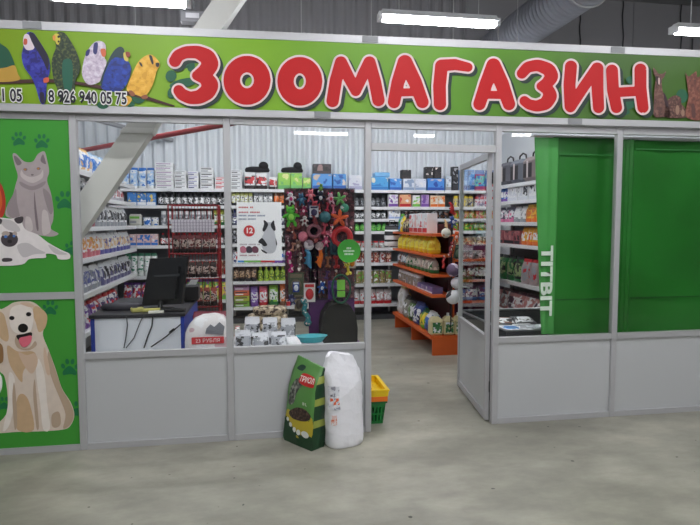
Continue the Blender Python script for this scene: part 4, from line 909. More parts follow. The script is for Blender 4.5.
# cat poster on the second window
p0, p1, p2, p3 = at(236.5, 202, 'y', .03), at(280, 204, 'y', .03), at(282, 263.5, 'y', .03), at(236.5, 263, 'y', .03)
xa, xb, za, zb_ = p0.x, p1.x+.01, p3.z, p0.z
t = thing('poster', 'white poster with a black and white cat hanging inside the second window', 'poster')
MB().box(xa, xb, .03, .034, za, zb_).build('sheet', M((246, 247, 250), .45, 0, .01), t)
def CP_(p): return [(232+a/7.49, 198+b/7.49) for a, b in p]
yq = .029
first = None
def part(mat, polys, name, par=None, y=None, sm=True):
    mb = MB()
    for p in polys: poly_on(mb, CP_(p), y or yq, 0, sm)
    return mb.build(name, mat, par or t)
cat = part(M((196, 198, 206), .5), [[(240, 190), (238, 165), (262, 178), (290, 182), (312, 168), (318, 195), (326, 225), (318, 250), (326, 290), (336, 340), (330, 380), (310, 410), (270, 415), (240, 400), (225, 360), (222, 300), (240, 262), (228, 240)]], 'cat_picture', y=yq-.0006)
part(M((40, 40, 46), .5), [[(238, 165), (262, 182), (270, 200), (262, 222), (244, 250), (228, 240), (240, 200)], [(314, 168), (318, 195), (327, 235), (314, 246), (296, 222), (290, 200), (298, 184)], [(222, 300), (245, 320), (264, 352), (240, 362), (222, 345), (196, 330)], [(328, 300), (338, 345), (330, 352)], [(222, 385), (262, 408), (255, 416), (224, 398)]], 'marking', cat, yq-.0012)
part(M((206, 48, 54), .45), [ell_pts(129, 247, 42, 42, 0, 20)], 'price_badge', y=yq-.0008)
p = at(232+129/7.49, 198+262/7.49, 'y', yq-.002); text_mesh('12', .055, M((245, 235, 235), .5), 'badge_digits', t, (p.x, p.y, p.z-.0), offset=.002, align='CENTER')
for (x0, y0, x1, n_, c, nm) in ((50, 70, 160, 9, (200, 60, 70), 'heading'), (50, 107, 210, 13, (190, 80, 90), 'red_line'), (50, 132, 250, 20, (130, 140, 170), 'blue_line'), (50, 158, 190, 14, (140, 150, 175), 'blue_line'), (58, 348, 210, 16, (180, 170, 176), 'grey_line'), (58, 430, 200, 15, (190, 150, 160), 'grey_line')):
    mb = MB(); st = (x1-x0)/n_
    for k in range(n_):
        if k % 7 == 6: continue
        a_, b_ = x0+k*st, x0+(k+.72)*st; poly_on(mb, CP_([(a_, y0-5), (b_, y0-6), (b_, y0+6), (a_, y0+5)]), yq-.0008, 0, False)
    mb.build(nm, M(c, .5), t)
for x, c in ((85, (196, 120, 140)), (130, (70, 60, 74)), (175, (120, 70, 90))):
    part(M(c, .5), [[(x-24, 372), (x, 360), (x+22, 378), (x+18, 408), (x-18, 408)]], 'pack_picture', y=yq-.0008)
for a_, b_, c in ((44, 90, (60, 140, 210)), (90, 215, (120, 190, 90)), (215, 320, (200, 60, 70)), (320, 375, (120, 80, 170))):
    mb = MB(); poly_on(mb, CP_([(a_, 468), (b_, 468), (b_, 482), (a_, 482)]), yq-.0006, 0, False); mb.build('colour_strip', M(c, .45), t)
for x in (xa+.04, xb-.04): MB().tube([(x, .032, zb_-.001), (x, .032, TOP-.06)], .0012, 4).build('hanging_thread', M((220, 220, 220), .5), t)

# low display table behind the second window
t = thing('display_table', 'low white table with goods just inside the second window', 'table', (.76, .12, 0))
MB().box(0, 1.07, 0, .95, .55, .58, 0, .004).build('table_top', M((214, 214, 216), .5), t)
for x in (.03, 1.0):
    for y in (.03, .88): MB().box(x, x+.04, y, y+.04, 0, .549).build('leg', ALU, t)
TZ = .582
# big white sack with the red label beside the desk
bp = at(207.5, 346, 'y', .34)
t = thing('litter_sack', 'plump white sack with red lettered label on the table beside the desk', 'sack', (bp.x+.01, .42, TZ))
mb = MB(); n = 18; vs = []; prof = ((0, .92, .9), (.1, 1.0, 1), (.35, 1, 1), (.6, .93, .9), (.8, .8, .75), (.93, .6, .5), (1, .3, .2))
rnd = random.Random(3); Wd, Dp, Hh = .38, .3, .32
for tt, sx_, sy_ in prof:
    for k in range(n):
        a_ = 2*pi*(k+.5)/n; e = .5; x = Wd/2*sx_*math.copysign(abs(cos(a_))**e, cos(a_)); y = Dp/2*sy_*math.copysign(abs(sin(a_))**e, sin(a_))
        vs.append((x+rnd.uniform(-.006, .006), y+rnd.uniform(-.002, .002), tt*Hh+.012*x/.15*(tt)))
fs = [(i*n+k, i*n+(k+1) % n, (i+1)*n+(k+1) % n, (i+1)*n+k) for i in range(len(prof)-1) for k in range(n)]
mb.add(vs, fs, 0, True); mb.add(vs[-n:], [list(range(n))], 0); mb.add(vs[:n], [list(range(n))[::-1]], 0)
mb.build('sack_body', PR((230, 226, 226), (200, 170, 176), (238, 238, 240), 6, .4), t)
lb = MB(); lb.box(-.125, .125, -.158, -.1525, .105, .16, 0, .004).build('red_label', M((204, 54, 60), .4), t)
text_mesh('23 РУБЛЯ', .042, M((244, 232, 230), .5), 'label_lettering', t, (0, -.1595, .118), align='CENTER')
mb = MB(); mb.add([(-.02, -.148, .15), (.12, -.15, .14), (.13, -.13, .2), (.09, -.118, .235), (.05, -.13, .2), (.02, -.125, .22), (-.01, -.14, .19)], [(0, 1, 2, 3, 4, 5, 6)]); mb.build('cat_face_print', M((110, 112, 120), .5), t, (0, .0, .035))
tag(MB().bag(.34, .3, .12, [(.6, 0), (1, 1)], None, 14, crumple=.012).build('food_sack', [M((190, 150, 156), .5), M((150, 70, 84), .5)], None, (bp.x+.02, .68, TZ)), 'dusty rose sack standing behind the white red-label sack', 'bag')
# silver bags
def tx(u, y): return at(u, 330, 'y', y).x
SIL = ((222, 224, 230), (44, 44, 50), (160, 164, 172))
for i, (u, y, h, w, rx, rz, lab) in enumerate(((243, .27, .19, .13, -.3, .08, 'silver foil bag nearest the white red-label sack, front row'), (252, .6, .24, .13, -.15, -.1, 'silver foil bag nearest the sack, back row'), (261, .27, .17, .14, -.45, .1, 'foil bag in the middle of the front row'), (270, .6, .23, .13, -.2, -.06, 'foil bag in the middle of the back row'), (279, .27, .17, .13, -.35, .05, 'foil bag nearest the plain white bag, front row'), (288, .6, .22, .13, -.2, -.1, 'foil bag nearest the teal tray, back row'))):
    o = put(prod('pouch', w, h, .07, *SIL, seed=i % 2), 'foil_bag', None, (tx(u, y), y, TZ+.014), 0, (rx, 0, rz)); tag(o, lab, 'bag', 'silver foil bags on the window table')
tag(MB().box(-.018, .018, -.09, .09, 0, .2, 0, .004).build('carton', PR(W_, K_, R_, 12, .4), None, (tx(235, .4)+.02, .4, TZ)), 'narrow black and red carton beside the window post', 'box')
t = thing('pet_tray', 'teal oval pet tray on the table under the toys', 'tray', (tx(311, .7), .70, TZ))
MB().lathe([(.1, 0), (.14, .05), (.15, .055), (.135, .05), (.1, .012), (.001, .012)], n=24, sy=.62).build('tray_body', M((70, 178, 190), .4), t)
tag(MB().bag(.12, .16, .06, [(1, 0)], None, 12, crumple=.01).build('foil_bag', M((238, 238, 242), .4), None, (tx(297, .32), .3, TZ+.01), 0, (-.9, 0, .4)), 'plain white bag lying between the foil bags and teal tray', 'bag')
# leopard pet beds behind
LEO = PR((176, 158, 132), (64, 50, 42), (226, 214, 190), 22, .8)
bt = thing('low_stand', 'low white stand carrying patterned pet beds behind the foil bags', 'table', (1.12, 1.10, 0))
MB().box(0, .45, 0, .42, .56, .6).build('stand_top', WHITE, bt)
for x in (.01, .4):
    for y in (.01, .37): MB().box(x, x+.04, y, y+.04, 0, .559).build('leg', ALU, bt)
for i, (u, v, r_, lab) in enumerate(((272, 333, .17, 'patterned round pet bed at the bottom of the pile'), (279, 325, .2, 'patterned round pet bed in the middle of the pile'), (287, 318, .17, 'patterned round pet bed on top of the pile'))):
    z = .602+i*.072
    tag(MB().lathe([(r_*.8, 0), (r_, .03), (r_*.95, .065), (r_*.7, .07), (r_*.5, .04), (.001, .035)], n=20).build('pet_bed', LEO, None, (1.355+(i-1)*.02, 1.31, z)), lab, 'bed')

# toy stand
sy = 1.52
t = thing('toy_stand', 'purple stand with wire grid where the pet toys hang', 'stand', (1.9, sy, 0))
PUR = M((92, 40, 110), .5)
MB().box(-.3, .42, -.28, .25, 0, .38).build('plinth', PUR, t)
MB().box(-.12, -.02, -.02, .02, .381, 1.98).build('column', PUR, t)
MB().box(-.02, .36, .0, .02, .381, 1.0).build('lower_panel', PUR, t)
mb = MB(); zA, zB = .85, 1.99
for k in range(15): x = -.36+.72*k/14; mb.tube([(x, -.03, zA), (x, -.03, zB)], .003, 4)
for k in range(16): z = zA+(zB-zA)*k/15; mb.tube([(-.36, -.033, z), (.36, -.033, z)], .003, 4)
mb.build('wire_grid', M((90, 84, 92), .4, .4), t)
MB().box(-.355, .355, -.02, -.012, .86, 1.985).build('grid_backing', PR((110, 66, 76), (60, 44, 50), (150, 96, 104), 16, .7), t)
PT = .0128
def plush(c, c2, s, ears=1):
    mb = MB(); mb.ell((0, 0, 0), (s*.42, s*.3, s*.5)); mb.ell((0, -s*.06, s*.62), (s*.4, s*.3, s*.34))
    for sx_ in (-1, 1):
        mb.ell((sx_*s*.5, 0, s*.14), (s*.34, s*.16, s*.15), 0, 8, 6, Matrix.Rotation(sx_*.5, 3, 'Y')); mb.ell((sx_*s*.3, 0, -s*.6), (s*.16, s*.18, s*.34), 0, 8, 6, Matrix.Rotation(-sx_*.35, 3, 'Y'))
        mb.ell((sx_*s*.27, 0, s*.92), (s*.13, s*.1, s*.2), 1, 8, 6); mb.ell((sx_*s*.15, -s*.32, s*.68), (s*.055, s*.04, s*.06), 2, 6, 4)
    mb.ell((0, -s*.24, 0), (s*.25, s*.1, s*.3), 1, 8, 6)
    return mb.mesh([M(c, .85, 0, .12, 30), M(c2, .85), M((20, 20, 22), .3)], 'plush')
def ring(c, r, tk):
    return MB().tube([(r*cos(a), 0, r*sin(a)) for a in [k*pi/9 for k in range(18)]], tk, 8, 0, True).mesh(M(c, .5, 0, .12, 30), 'ring')
def bone(c, s):
    mb = MB(); mb.tube([(0, 0, -s*.6), (0, 0, s*.6)], s*.2, 8)
    for a in (-1, 1):
        for b in (-1, 1): mb.ell((a*s*.22, 0, b*s*.68), (s*.26, s*.22, s*.26), 0, 8, 6)
    return mb.mesh(M(c, .5, 0, .1, 30), 'bone')
def ball(c, c2, s):
    return MB().ell((0, 0, 0), (s, s*.85, s), 0, 14, 10).mesh(PR(c, c2, c, 1/s*.6, .5), 'ball')
def ropet(c, s):
    mb = MB(); mb.tube([(s*.1*sin(k*1.3), 0, s*(.8-k*.2)) for k in range(9)], s*.17, 7); mb.ell((0, 0, s*.75), (s*.26, s*.2, s*.22), 0, 8, 6); mb.ell((0, 0, -s*.75), (s*.26, s*.2, s*.22), 0, 8, 6)
    return mb.mesh(PR(c, (230, 220, 214), c, 30, .8), 'rope')
def card(c, c2, w, h):
    mb = MB(); mb.box(-w/2, w/2, -.004, .004, -h/2, h/2, 0); mb.ell((0, -.012, -h*.08), (w*.36, .02, h*.3), 1, 10, 8); mb.box(-w*.4, w*.4, -.0055, -.0042, h*.28, h*.44, 1)
    return mb.mesh([M(c, .5), M(c2, .45)], 'card')
def dino(c, s):
    mb = MB(); mb.tube([(-s*.2, 0, s*1.0), (0, 0, s*.7), (s*.05, 0, s*.2), (0, 0, -s*.4), (s*.15, 0, -s*.8), (s*.35, 0, -s*1.1)], [s*.18, s*.26, s*.34, s*.38, s*.24, s*.08], 8)
    mb.ell((-s*.2, 0, s*1.05), (s*.28, s*.2, s*.2), 0, 8, 6)
    for z in (.15, -.5): mb.ell((-s*.3, 0, s*z), (s*.26, s*.13, s*.12), 0, 8, 6)
    return mb.mesh(M(c, .8, 0, .12, 30), 'dino')
def star(c, s):
    mb = MB()
    for k in range(5):
        a = pi/2+k*2*pi/5; mb.ell((s*.45*cos(a), 0, s*.45*sin(a)), (s*.5, s*.2, s*.2), 0, 8, 6, Matrix.Rotation(-a, 3, 'Y'))
    return mb.mesh(M(c, .8, 0, .12, 30), 'star')
used_l = set()
def toy(u, v, kind, me, lab, cat='toy', y=1.40):
    p = at(u, v, 'y', y)
    o = put(me, 'hanging_'+kind, None, tuple(p), 0, (0, random.uniform(-.25, .25) if kind not in ('card_toy', 'leash', 'ring_toy') else 0, 0))
    tag(o, lab, cat, 'pet toys hanging on the purple stand')
T = PT
toy(291, 199, 'plush_slipper', plush((232, 226, 234), (222, 70, 140), 5.2*T), 'white plush toy with pink belly at the top corner of the toy stand')
toy(301.5, 200, 'plush_toy', plush((60, 110, 150), (90, 140, 170), 5*T), 'steel blue plush toy in the top row of the toy stand')
toy(310.5, 196, 'plush_toy', plush((230, 110, 130), (240, 160, 170), 5*T), 'salmon pink plush pig in the top row of the toy stand')
toy(320.5, 198, 'plush_toy', plush((30, 34, 60), (220, 220, 230), 5.5*T), 'navy plush cat with pale belly in the top row')
toy(331, 199, 'plush_toy', plush((236, 190, 210), (222, 60, 110), 4.8*T), 'pale pink plush toy with crimson belly, top row')
toy(339.5, 199, 'star_toy', star((120, 190, 110), 6*T), 'green star toy at the top outer corner of the stand')
toy(321, 188, 'plush_toy', plush((120, 170, 70), (150, 200, 90), 3*T), 'small olive plush toy above the navy cat')
toy(344.5, 208, 'ball', ball((60, 150, 120), (220, 220, 220), 3.6*T), 'small sea green ball near the outer edge of the stand')
toy(291, 217, 'plush_toy', plush((90, 190, 60), (150, 220, 90), 8.5*T), 'big bright green plush frog with spread limbs')
toy(303.5, 211, 'plush_toy', plush((170, 60, 100), (230, 200, 210), 4*T), 'raspberry plush toy beside the green frog')
toy(304.5, 221, 'plush_toy', plush((226, 220, 220), (130, 60, 70), 4.2*T), 'white plush bear below the raspberry toy')
toy(314, 211.5, 'card_toy', card((200, 200, 210), (60, 50, 90), 7*T, 9*T), 'white card with violet toy in the second row')
toy(315, 221, 'dino_toy', dino((140, 60, 70), 4.6*T), 'wine red curved toy in the second row')
toy(325, 217, 'ball', ball((50, 110, 120), (30, 60, 70), 4.6*T), 'dark teal ball in the middle of the stand')
toy(327.5, 207, 'bone_toy', bone((190, 40, 70), 4*T), 'cherry red bone toy above the teal ball')
toy(333.5, 209, 'bone_toy', bone((230, 120, 150), 4*T), 'rose bone toy right of the cherry red bone')
toy(339.5, 218, 'star_toy', star((236, 104, 60), 8*T), 'large orange starfish toy at the outer edge')
toy(293.5, 232, 'rope_toy', ropet((150, 80, 70), 6*T), 'brown rope toy under the green frog')
toy(303, 236.5, 'ball', ball((226, 130, 150), (190, 90, 110), 4*T), 'pink ball with a darker pattern left of centre')
toy(314, 231, 'ring_toy', ring((150, 90, 104), 4.6*T, 1.5*T), 'mauve ring toy in the middle row')
toy(324.5, 229, 'bone_toy', bone((190, 70, 90), 5*T), 'dull red bone toy in the middle row')
toy(331.5, 231, 'rope_toy', ropet((220, 110, 130), 5.5*T), 'pink rope toy between bone and red tyre ring')
toy(342, 237, 'ring_toy', ring((200, 44, 50), 6.6*T, 2.3*T), 'large red tyre ring toy above the round green sign')
toy(298, 246, 'plush_toy', plush((140, 110, 100), (190, 170, 160), 4.6*T), 'taupe plush toy at the aisle edge')
toy(309, 245, 'ball', ball((210, 200, 204), (150, 130, 140), 4.2*T), 'large pale grey ball low in the middle')
toy(319.5, 246, 'ball', ball((220, 190, 196), (170, 150, 150), 3.4*T), 'small pale pink ball right of the large pale ball')
toy(326, 242, 'plush_toy', plush((200, 80, 120), (240, 190, 200), 4.4*T), 'magenta plush toy beside the small pale ball')
toy(334.5, 247, 'card_toy', card((30, 70, 84), (20, 44, 60), 7*T, 12*T), 'dark teal carded toy left of the green sign')
toy(290, 262, 'strip_toy', ropet((176, 30, 110), 9*T), 'long magenta rope toy at the lower aisle corner')
toy(299.5, 262, 'rope_toy', ropet((110, 90, 84), 8*T), 'long grey-brown rope toy beside the magenta one')
toy(308.5, 259, 'dino_toy', dino((80, 150, 190), 6.5*T), 'light blue plush dragon hanging below the pale balls')
toy(320, 259, 'dino_toy', dino((240, 120, 40), 6*T), 'bright orange plush dragon beside the light blue one')
toy(328, 262, 'bone_toy', bone((150, 90, 60), 5*T), 'caramel bone toy right of the orange dragon')
toy(336.5, 262, 'bone_toy', bone((190, 50, 54), 5.6*T), 'scarlet bone toy below the dark teal card')
toy(348, 269, 'bone_toy', bone((232, 210, 70), 5.4*T), 'yellow dumbbell toy under the round green sign')
toy(344, 262, 'rope_toy', ropet((226, 130, 60), 5*T), 'orange rope toy behind the yellow dumbbell', y=1.44)
toy(296, 284, 'card_toy', card((70, 80, 60), (110, 100, 80), 12*T, 18*T), 'camouflage coloured harness card at the lower aisle side')
toy(296, 287, 'card_toy', card((40, 70, 150), (220, 226, 230), 5*T, 8*T), 'small blue and white card in front of the camouflage one', y=1.36)
toy(309.5, 292.5, 'card_toy', card((224, 220, 220), (200, 40, 50), 9*T, 15*T), 'white and red carded toy under the light blue dragon')
toy(322, 288, 'plush_toy', plush((44, 90, 170), (220, 226, 236), 5*T), 'blue plush toy with white belly, lower row')
toy(333, 290, 'card_toy', card((84, 50, 130), (60, 40, 100), 8*T, 15*T), 'violet card beside the green leash coil', y=1.43)
toy(305.5, 312, 'rope_toy', ropet((50, 130, 140), 12*T), 'long teal rope hanging to the patterned beds')
toy(292, 300, 'plush_toy', plush((60, 64, 110), (140, 140, 170), 4.6*T), 'indigo plush toy lowest at the aisle corner')
toy(299, 303, 'card_toy', card((120, 110, 90), (60, 50, 44), 7*T, 12*T), 'small khaki card above the patterned beds')
FILL = [(296, 208, 'ropet', (190, 90, 110), 'dusty pink rope toy behind the big green frog'), (309, 205, 'bone', (90, 60, 100), 'plum bone toy under the pig'), (316, 205, 'ball', (200, 60, 80), 'small red ball under the navy cat'), (333, 203, 'ropet', (140, 60, 90), 'wine rope toy beside the green star'), (345, 197, 'bone', (190, 110, 130), 'faded pink bone toy by the outer edge, top row'), (309, 215, 'bone', (40, 50, 80), 'navy bone toy left of the white card'), (320, 212, 'ropet', (170, 70, 60), 'rust rope toy beside the white card'), (333, 222, 'ball', (160, 60, 80), 'burgundy ball beside the starfish'), (346, 222, 'ropet', (190, 130, 140), 'pale pink rope toy beyond the starfish'), (289, 227, 'bone', (160, 90, 80), 'clay bone toy at the aisle edge under the frog'), (298, 226, 'ball', (120, 60, 60), 'brown ball under the frog'), (308, 230, 'ropet', (110, 70, 80), 'dark mauve rope toy left of the ring'), (319, 236, 'bone', (150, 70, 90), 'plum red bone below the mauve ring'), (288, 241, 'ropet', (140, 100, 110), 'grey-pink rope toy at the aisle edge'), (293, 247, 'bone', (190, 130, 110), 'peach bone toy at the aisle edge'), (303, 252, 'bone', (130, 50, 70), 'claret bone toy left of the dragon'), (314, 239, 'ball', (180, 90, 90), 'brick ball above the pale balls'), (326, 252, 'ropet', (60, 90, 100), 'slate rope toy left of the dark teal card'), (327, 235, 'ball', (200, 110, 130), 'rose ball left of the tyre ring'), (333, 240, 'bone', (120, 50, 60), 'oxblood bone behind the tyre ring'), (350, 232, 'ropet', (120, 70, 70), 'brown rope toy outside the tyre ring'), (336, 275, 'ropet', (140, 80, 60), 'tan rope toy above the green leash'), (327, 275, 'bone', (90, 60, 110), 'purple bone toy above the violet card'), (315, 275, 'ropet', (80, 40, 60), 'dark plum rope toy under the orange dragon'), (303, 276, 'bone', (100, 80, 70), 'umber bone toy above the white and red card'), (352, 262, 'card', (224, 130, 40), 'orange card at the outer edge by the green sign')]
for u, v, k_, c, lab in FILL:
    me = {'ropet': lambda: ropet(c, 4.5*T), 'bone': lambda: bone(c, 3.8*T), 'ball': lambda: ball(c, tuple(x//2 for x in c), 3.4*T), 'card': lambda: card((200, 190, 180), c, 6*T, 10*T)}[k_]()
    toy(u, v, {'ropet': 'rope_toy', 'bone': 'bone_toy', 'ball': 'ball', 'card': 'card_toy'}[k_], me, lab, y=1.445)
p = at(341, 289, 'y', 1.22)
o = thing('hanging_leash', 'dark green coiled leash with a lime card at the outer side', 'leash', tuple(p), group='pet toys hanging on the purple stand')
mb = MB(); n = 40; mb.tube([((7*T+.006*sin(k))*cos(2*pi*k*2/n), -.01+.0006*k, 11*T*sin(2*pi*k*2/n)) for k in range(n)], .009, 6); mb.build('cord', M((20, 84, 60), .5), o)
MB().box(-.04, .04, -.004, .004, -.01, .09).build('lime_card', M((120, 190, 70), .5), o); MB().box(-.04, .04, -.004, .004, -.08, -.02).build('lime_card', M((110, 180, 64), .5), o)
# round green sign
p = at(349, 251, 'y', 1.2)
t = thing('round_sign', 'round bright green sign with white lettering in front of the toys', 'sign', tuple(p))
MB().tube([(0, -.004, 0), (0, .004, 0)], 9*T, 28).build('sign_disc', M((70, 176, 60), .4), t)
for w_, z, n_ in ((.05, .028, 3), (.11, .0, 8), (.09, -.03, 6)):
    mb = MB()
    for k in range(n_): x = -w_/2+w_*k/n_; mb.box(x, x+w_/n_*.7, -.0065, -.0045, z-.009, z+.009)
    mb.build('lettering_line', M((226, 244, 226), .5), t)
MB().tube([(0, .004, .08), (0, .26, .1)], .004, 6).build('hook', ALU, t)
# black pet carrier
t = thing('pet_carrier', 'black fabric pet carrier standing under the toys', 'carrier', (2.065, 1.40, .381))
mb = MB(); n = 14; pts = [(-.18, 0), (-.185, .2), (-.165, .34), (-.11, .43), (0, .46), (.11, .43), (.165, .34), (.185, .2), (.18, 0)]
vs = [(x, y, z) for y in (-.13, .1) for x, z in pts]; k = len(pts)
mb.add(vs, [tuple(range(k))[::-1], tuple(range(k, 2*k))]+[(i, (i+1) % k, k+(i+1) % k, k+i) for i in range(k)]); mb.build('carrier_body', M((20, 20, 22), .75), t)
mb = MB(); mb.add([(x*.72, -.1335, .05+z*.76) for x, z in pts], [tuple(range(k))[::-1]]); mb.build('mesh_door', M((34, 34, 34), .9), t)
MB().tube([(-.06, 0, .45), (-.05, 0, .49), (.05, 0, .49), (.06, 0, .45)], .009, 6).build('handle', BLACK, t)

# toys on the gondola end
t = thing('toy_rail', 'narrow wire rail on the end of the orange gondola', 'rail', (3.60, 2.33, 0))
MB().tube([(0, -.012, .3), (0, -.012, 1.66)], .008, 6).build('rail_tube', BLACK, t)
for z in (.45, .75, 1.05, 1.3, 1.5): MB().tube([(0, -.02, z), (0, -.09, z)], .004, 5).build('hook', BLACK, t)
G2 = 'pet toys on the gondola end'; T2 = .0118
def toy2(u, v, kind, me, lab, y=2.24):
    tag(put(me, 'hanging_'+kind, None, tuple(at(u, v, 'y', y)), 0, (0, random.uniform(-.3, .3), 0)), lab, 'toy', G2)
toy2(452, 209, 'dino_toy', dino((180, 40, 46), 6*T2), 'dark red plush toy topmost on the gondola end')
toy2(453, 222, 'plush_toy', plush((60, 80, 150), (200, 200, 220), 6*T2), 'blue plush toy below the dark red one, gondola end')
toy2(446, 233, 'ball', ball((232, 226, 214), (220, 150, 80), 5*T2), 'cream ball at the aisle side of the gondola end')
toy2(456, 237, 'plush_toy', plush((226, 100, 50), (240, 200, 190), 6*T2), 'orange plush toy on the gondola end')
toy2(446, 224, 'dino_toy', dino((240, 200, 150), 4*T2), 'cream curved toy on the gondola end')
toy2(451, 249, 'rope_toy', ropet((150, 50, 54), 8*T2), 'brick red rope toy on the gondola end')
toy2(458, 252, 'card_toy', card((50, 60, 56), (90, 110, 90), 8*T2, 14*T2), 'dark green carded toy on the gondola end')
toy2(453, 270, 'cushion_toy', ball((222, 206, 222), (110, 90, 120), 7*T2), 'lilac spotted ball toy on the gondola end')
toy2(456.5, 283, 'cushion_toy', ball((226, 222, 228), (150, 100, 140), 6*T2), 'white and mauve ball toy below the lilac one')
toy2(453, 297, 'ball', ball((232, 232, 236), (30, 30, 34), 7.5*T2), 'black and white football toy lowest on the gondola end')
toy2(443.5, 262, 'rope_toy', ropet((190, 50, 50), 7*T2), 'red and white rope toy over the aisle, gondola end')

# display bin behind the shut front panels on the door side
t = thing('display_bin', 'low dark display bin with metal rim between the door and green sheet', 'bin', (3.36, .25, 0))
DKB = M((46, 48, 52), .5); bw, bd = 1.0, 1.15
for n_, a_ in (('side_wall', (0, .03, 0, bd)), ('side_wall', (bw-.03, bw, 0, bd)), ('end_wall', (.031, bw-.031, 0, .03)), ('end_wall', (.031, bw-.031, bd-.03, bd))):
    MB().box(a_[0], a_[1], a_[2], a_[3], 0, .70).build(n_, DKB, t)
MB().box(.031, bw-.031, .031, bd-.031, .5, .53).build('bin_floor', M((150, 154, 160), .4), t)
MB().tube([(0.01, 0.01, .71), (bw-.01, .01, .71), (bw-.01, bd-.01, .71), (.01, bd-.01, .71)], .012, 8, 0, True).build('rim', M((170, 172, 176), .3, .7), t)
for i, (x, y, c, lab) in enumerate(((.16, .3, (W_, B_, (90, 150, 210)), 'white pack with blue print at the door end of the bin'), (.38, .34, (W_, (200, 206, 214), G_), 'white pillow pack in the bin beside the blue-print pack'), (.6, .3, ((190, 194, 200), G_, W_), 'silver pack in the bin nearer the green sheet'), (.3, .72, (BR_, K_, W_), 'brown pack at the far side of the display bin'), (.55, .75, ((90, 96, 100), K_, W_), 'dark grey pack at the far side of the display bin'))):
    tag(put(prod('pouch', .2, .26, .1, *c), 'foil_bag', None, (3.36+x, .25+y-.1, .59), 0, (-1.25, 0, .2*(i % 3-1))), lab, 'bag')

# ================================================================== GREEN SHEETS
def film(c, c2):
    m, nt, b = nodes('green_film'); tc = nt.nodes.new('ShaderNodeTexCoord'); n = nt.nodes.new('ShaderNodeTexNoise'); n.inputs['Scale'].default_value = 1.3; n.inputs['Detail'].default_value = 4
    nt.links.new(tc.outputs['Object'], n.inputs['Vector']); cr = nt.nodes.new('ShaderNodeValToRGB'); e = cr.color_ramp.elements
    e[0].position = .35; e[0].color = lin(c); e[1].position = .65; e[1].color = lin(c2)
    nt.links.new(n.outputs['Fac'], cr.inputs[0]); nt.links.new(cr.outputs[0], b.inputs['Base Color']); b.inputs['Roughness'].default_value = .35
    return m
FGR = film((26, 104, 28), (36, 124, 40)); FLT = film((66, 150, 68), (82, 164, 84))
def sheet(x0, x1, z0, z1, y, folds, mat, name, par, th=.004, nx=40, left=None):
    "hanging film with shallow vertical folds; left: x offset of the upper left corner"
    mb = MB(); vs = []; nz = 12
    for side in (0, th):
        for i in range(nx+1):
            for k in range(nz+1):
                f = i/nx; g = k/nz; x = x0+(x1-x0)*f
                if left: x = x0+left*g*(1-f)+(x1-x0)*f
                yy = y+side
                for fx, dp, wd in folds: yy -= dp*math.exp(-((x-fx)/wd)**2)
                yy += .006*sin(x*9+g*3)
                vs.append((x, yy, z0+(z1-z0)*g))
    m_ = (nx+1)*(nz+1); fs = []
    for i in range(nx):
        for k in range(nz):
            a = i*(nz+1)+k; fs.append((a, a+nz+1, a+nz+2, a+1)); fs.append((m_+a, m_+a+1, m_+a+nz+2, m_+a+nz+1))
    for k in range(nz):
        a = k; fs.append((a, a+1, m_+a+1, m_+a)); a = nx*(nz+1)+k; fs.append((a, m_+a, m_+a+1, a+1))
    mb.add(vs, fs, 0, True); return mb.build(name, mat, par)
pa, pb, pc, pd = at(534, 136, 'y', .12), at(541, 332, 'y', .12), at(552, 300, 'y', .12), at(613, 134, 'y', .12)
t = thing('green_sheet', 'green hanging sheet with white TITBIT lettering down its pale strip', 'sheet')
zt1 = 2.345
sheet(pb.x, pc.x+.02, .70, zt1-.01, .11, ((pb.x+.02, .01, .02),), FLT, 'pale_strip', t, left=pa.x-pb.x, nx=12)
sheet(pc.x-.01, 4.285, .68, zt1, .15, ((3.72, .012, .01), (3.9, .01, .3)), FGR, 'main_sheet', t)
MB().box(pc.x+.03, 4.27, .118, .124, 2.20, 2.21).build('upper_seam', M((40, 120, 50), .4), t); MB().box(pc.x+.03, 4.27, .134, .14, .98, .988).build('lower_seam', M((20, 80, 26), .4), t)
MB().box(pa.x-.01, 4.285, .10, .17, 2.346, 2.357).build('hanging_rail', ALU, t)
q = at(541.5, 246, 'y', .098)
x_ = q.x; zt_ = q.z; zz = at(541.5, 318, 'y', .098).z
text_mesh('TITBIT', .14, M((226, 240, 226), .5), 'brand_lettering', t, (x_+.0, .088, zt_), (pi/2, pi/2, 0), offset=.005, sx=1.45)
t = thing('green_sheet', 'plain green hanging sheet with vertical folds in the window furthest along', 'sheet')
sheet(4.295, 5.2, .68, 2.335, .13, ((4.33, .02, .012), (4.365, .03, .01), (4.40, .03, .012), (4.47, .012, .2)), FGR, 'main_sheet', t, nx=80)
MB().box(4.44, 5.2, .108, .112, 2.255, 2.263).build('upper_seam', M((90, 170, 100), .35), t)
MB().box(4.42, 5.2, .105, .109, .985, .992).build('lower_seam', M((20, 76, 26), .4), t)
MB().box(4.295, 5.2, .10, .17, 2.336, 2.357).build('hanging_rail', ALU, t)

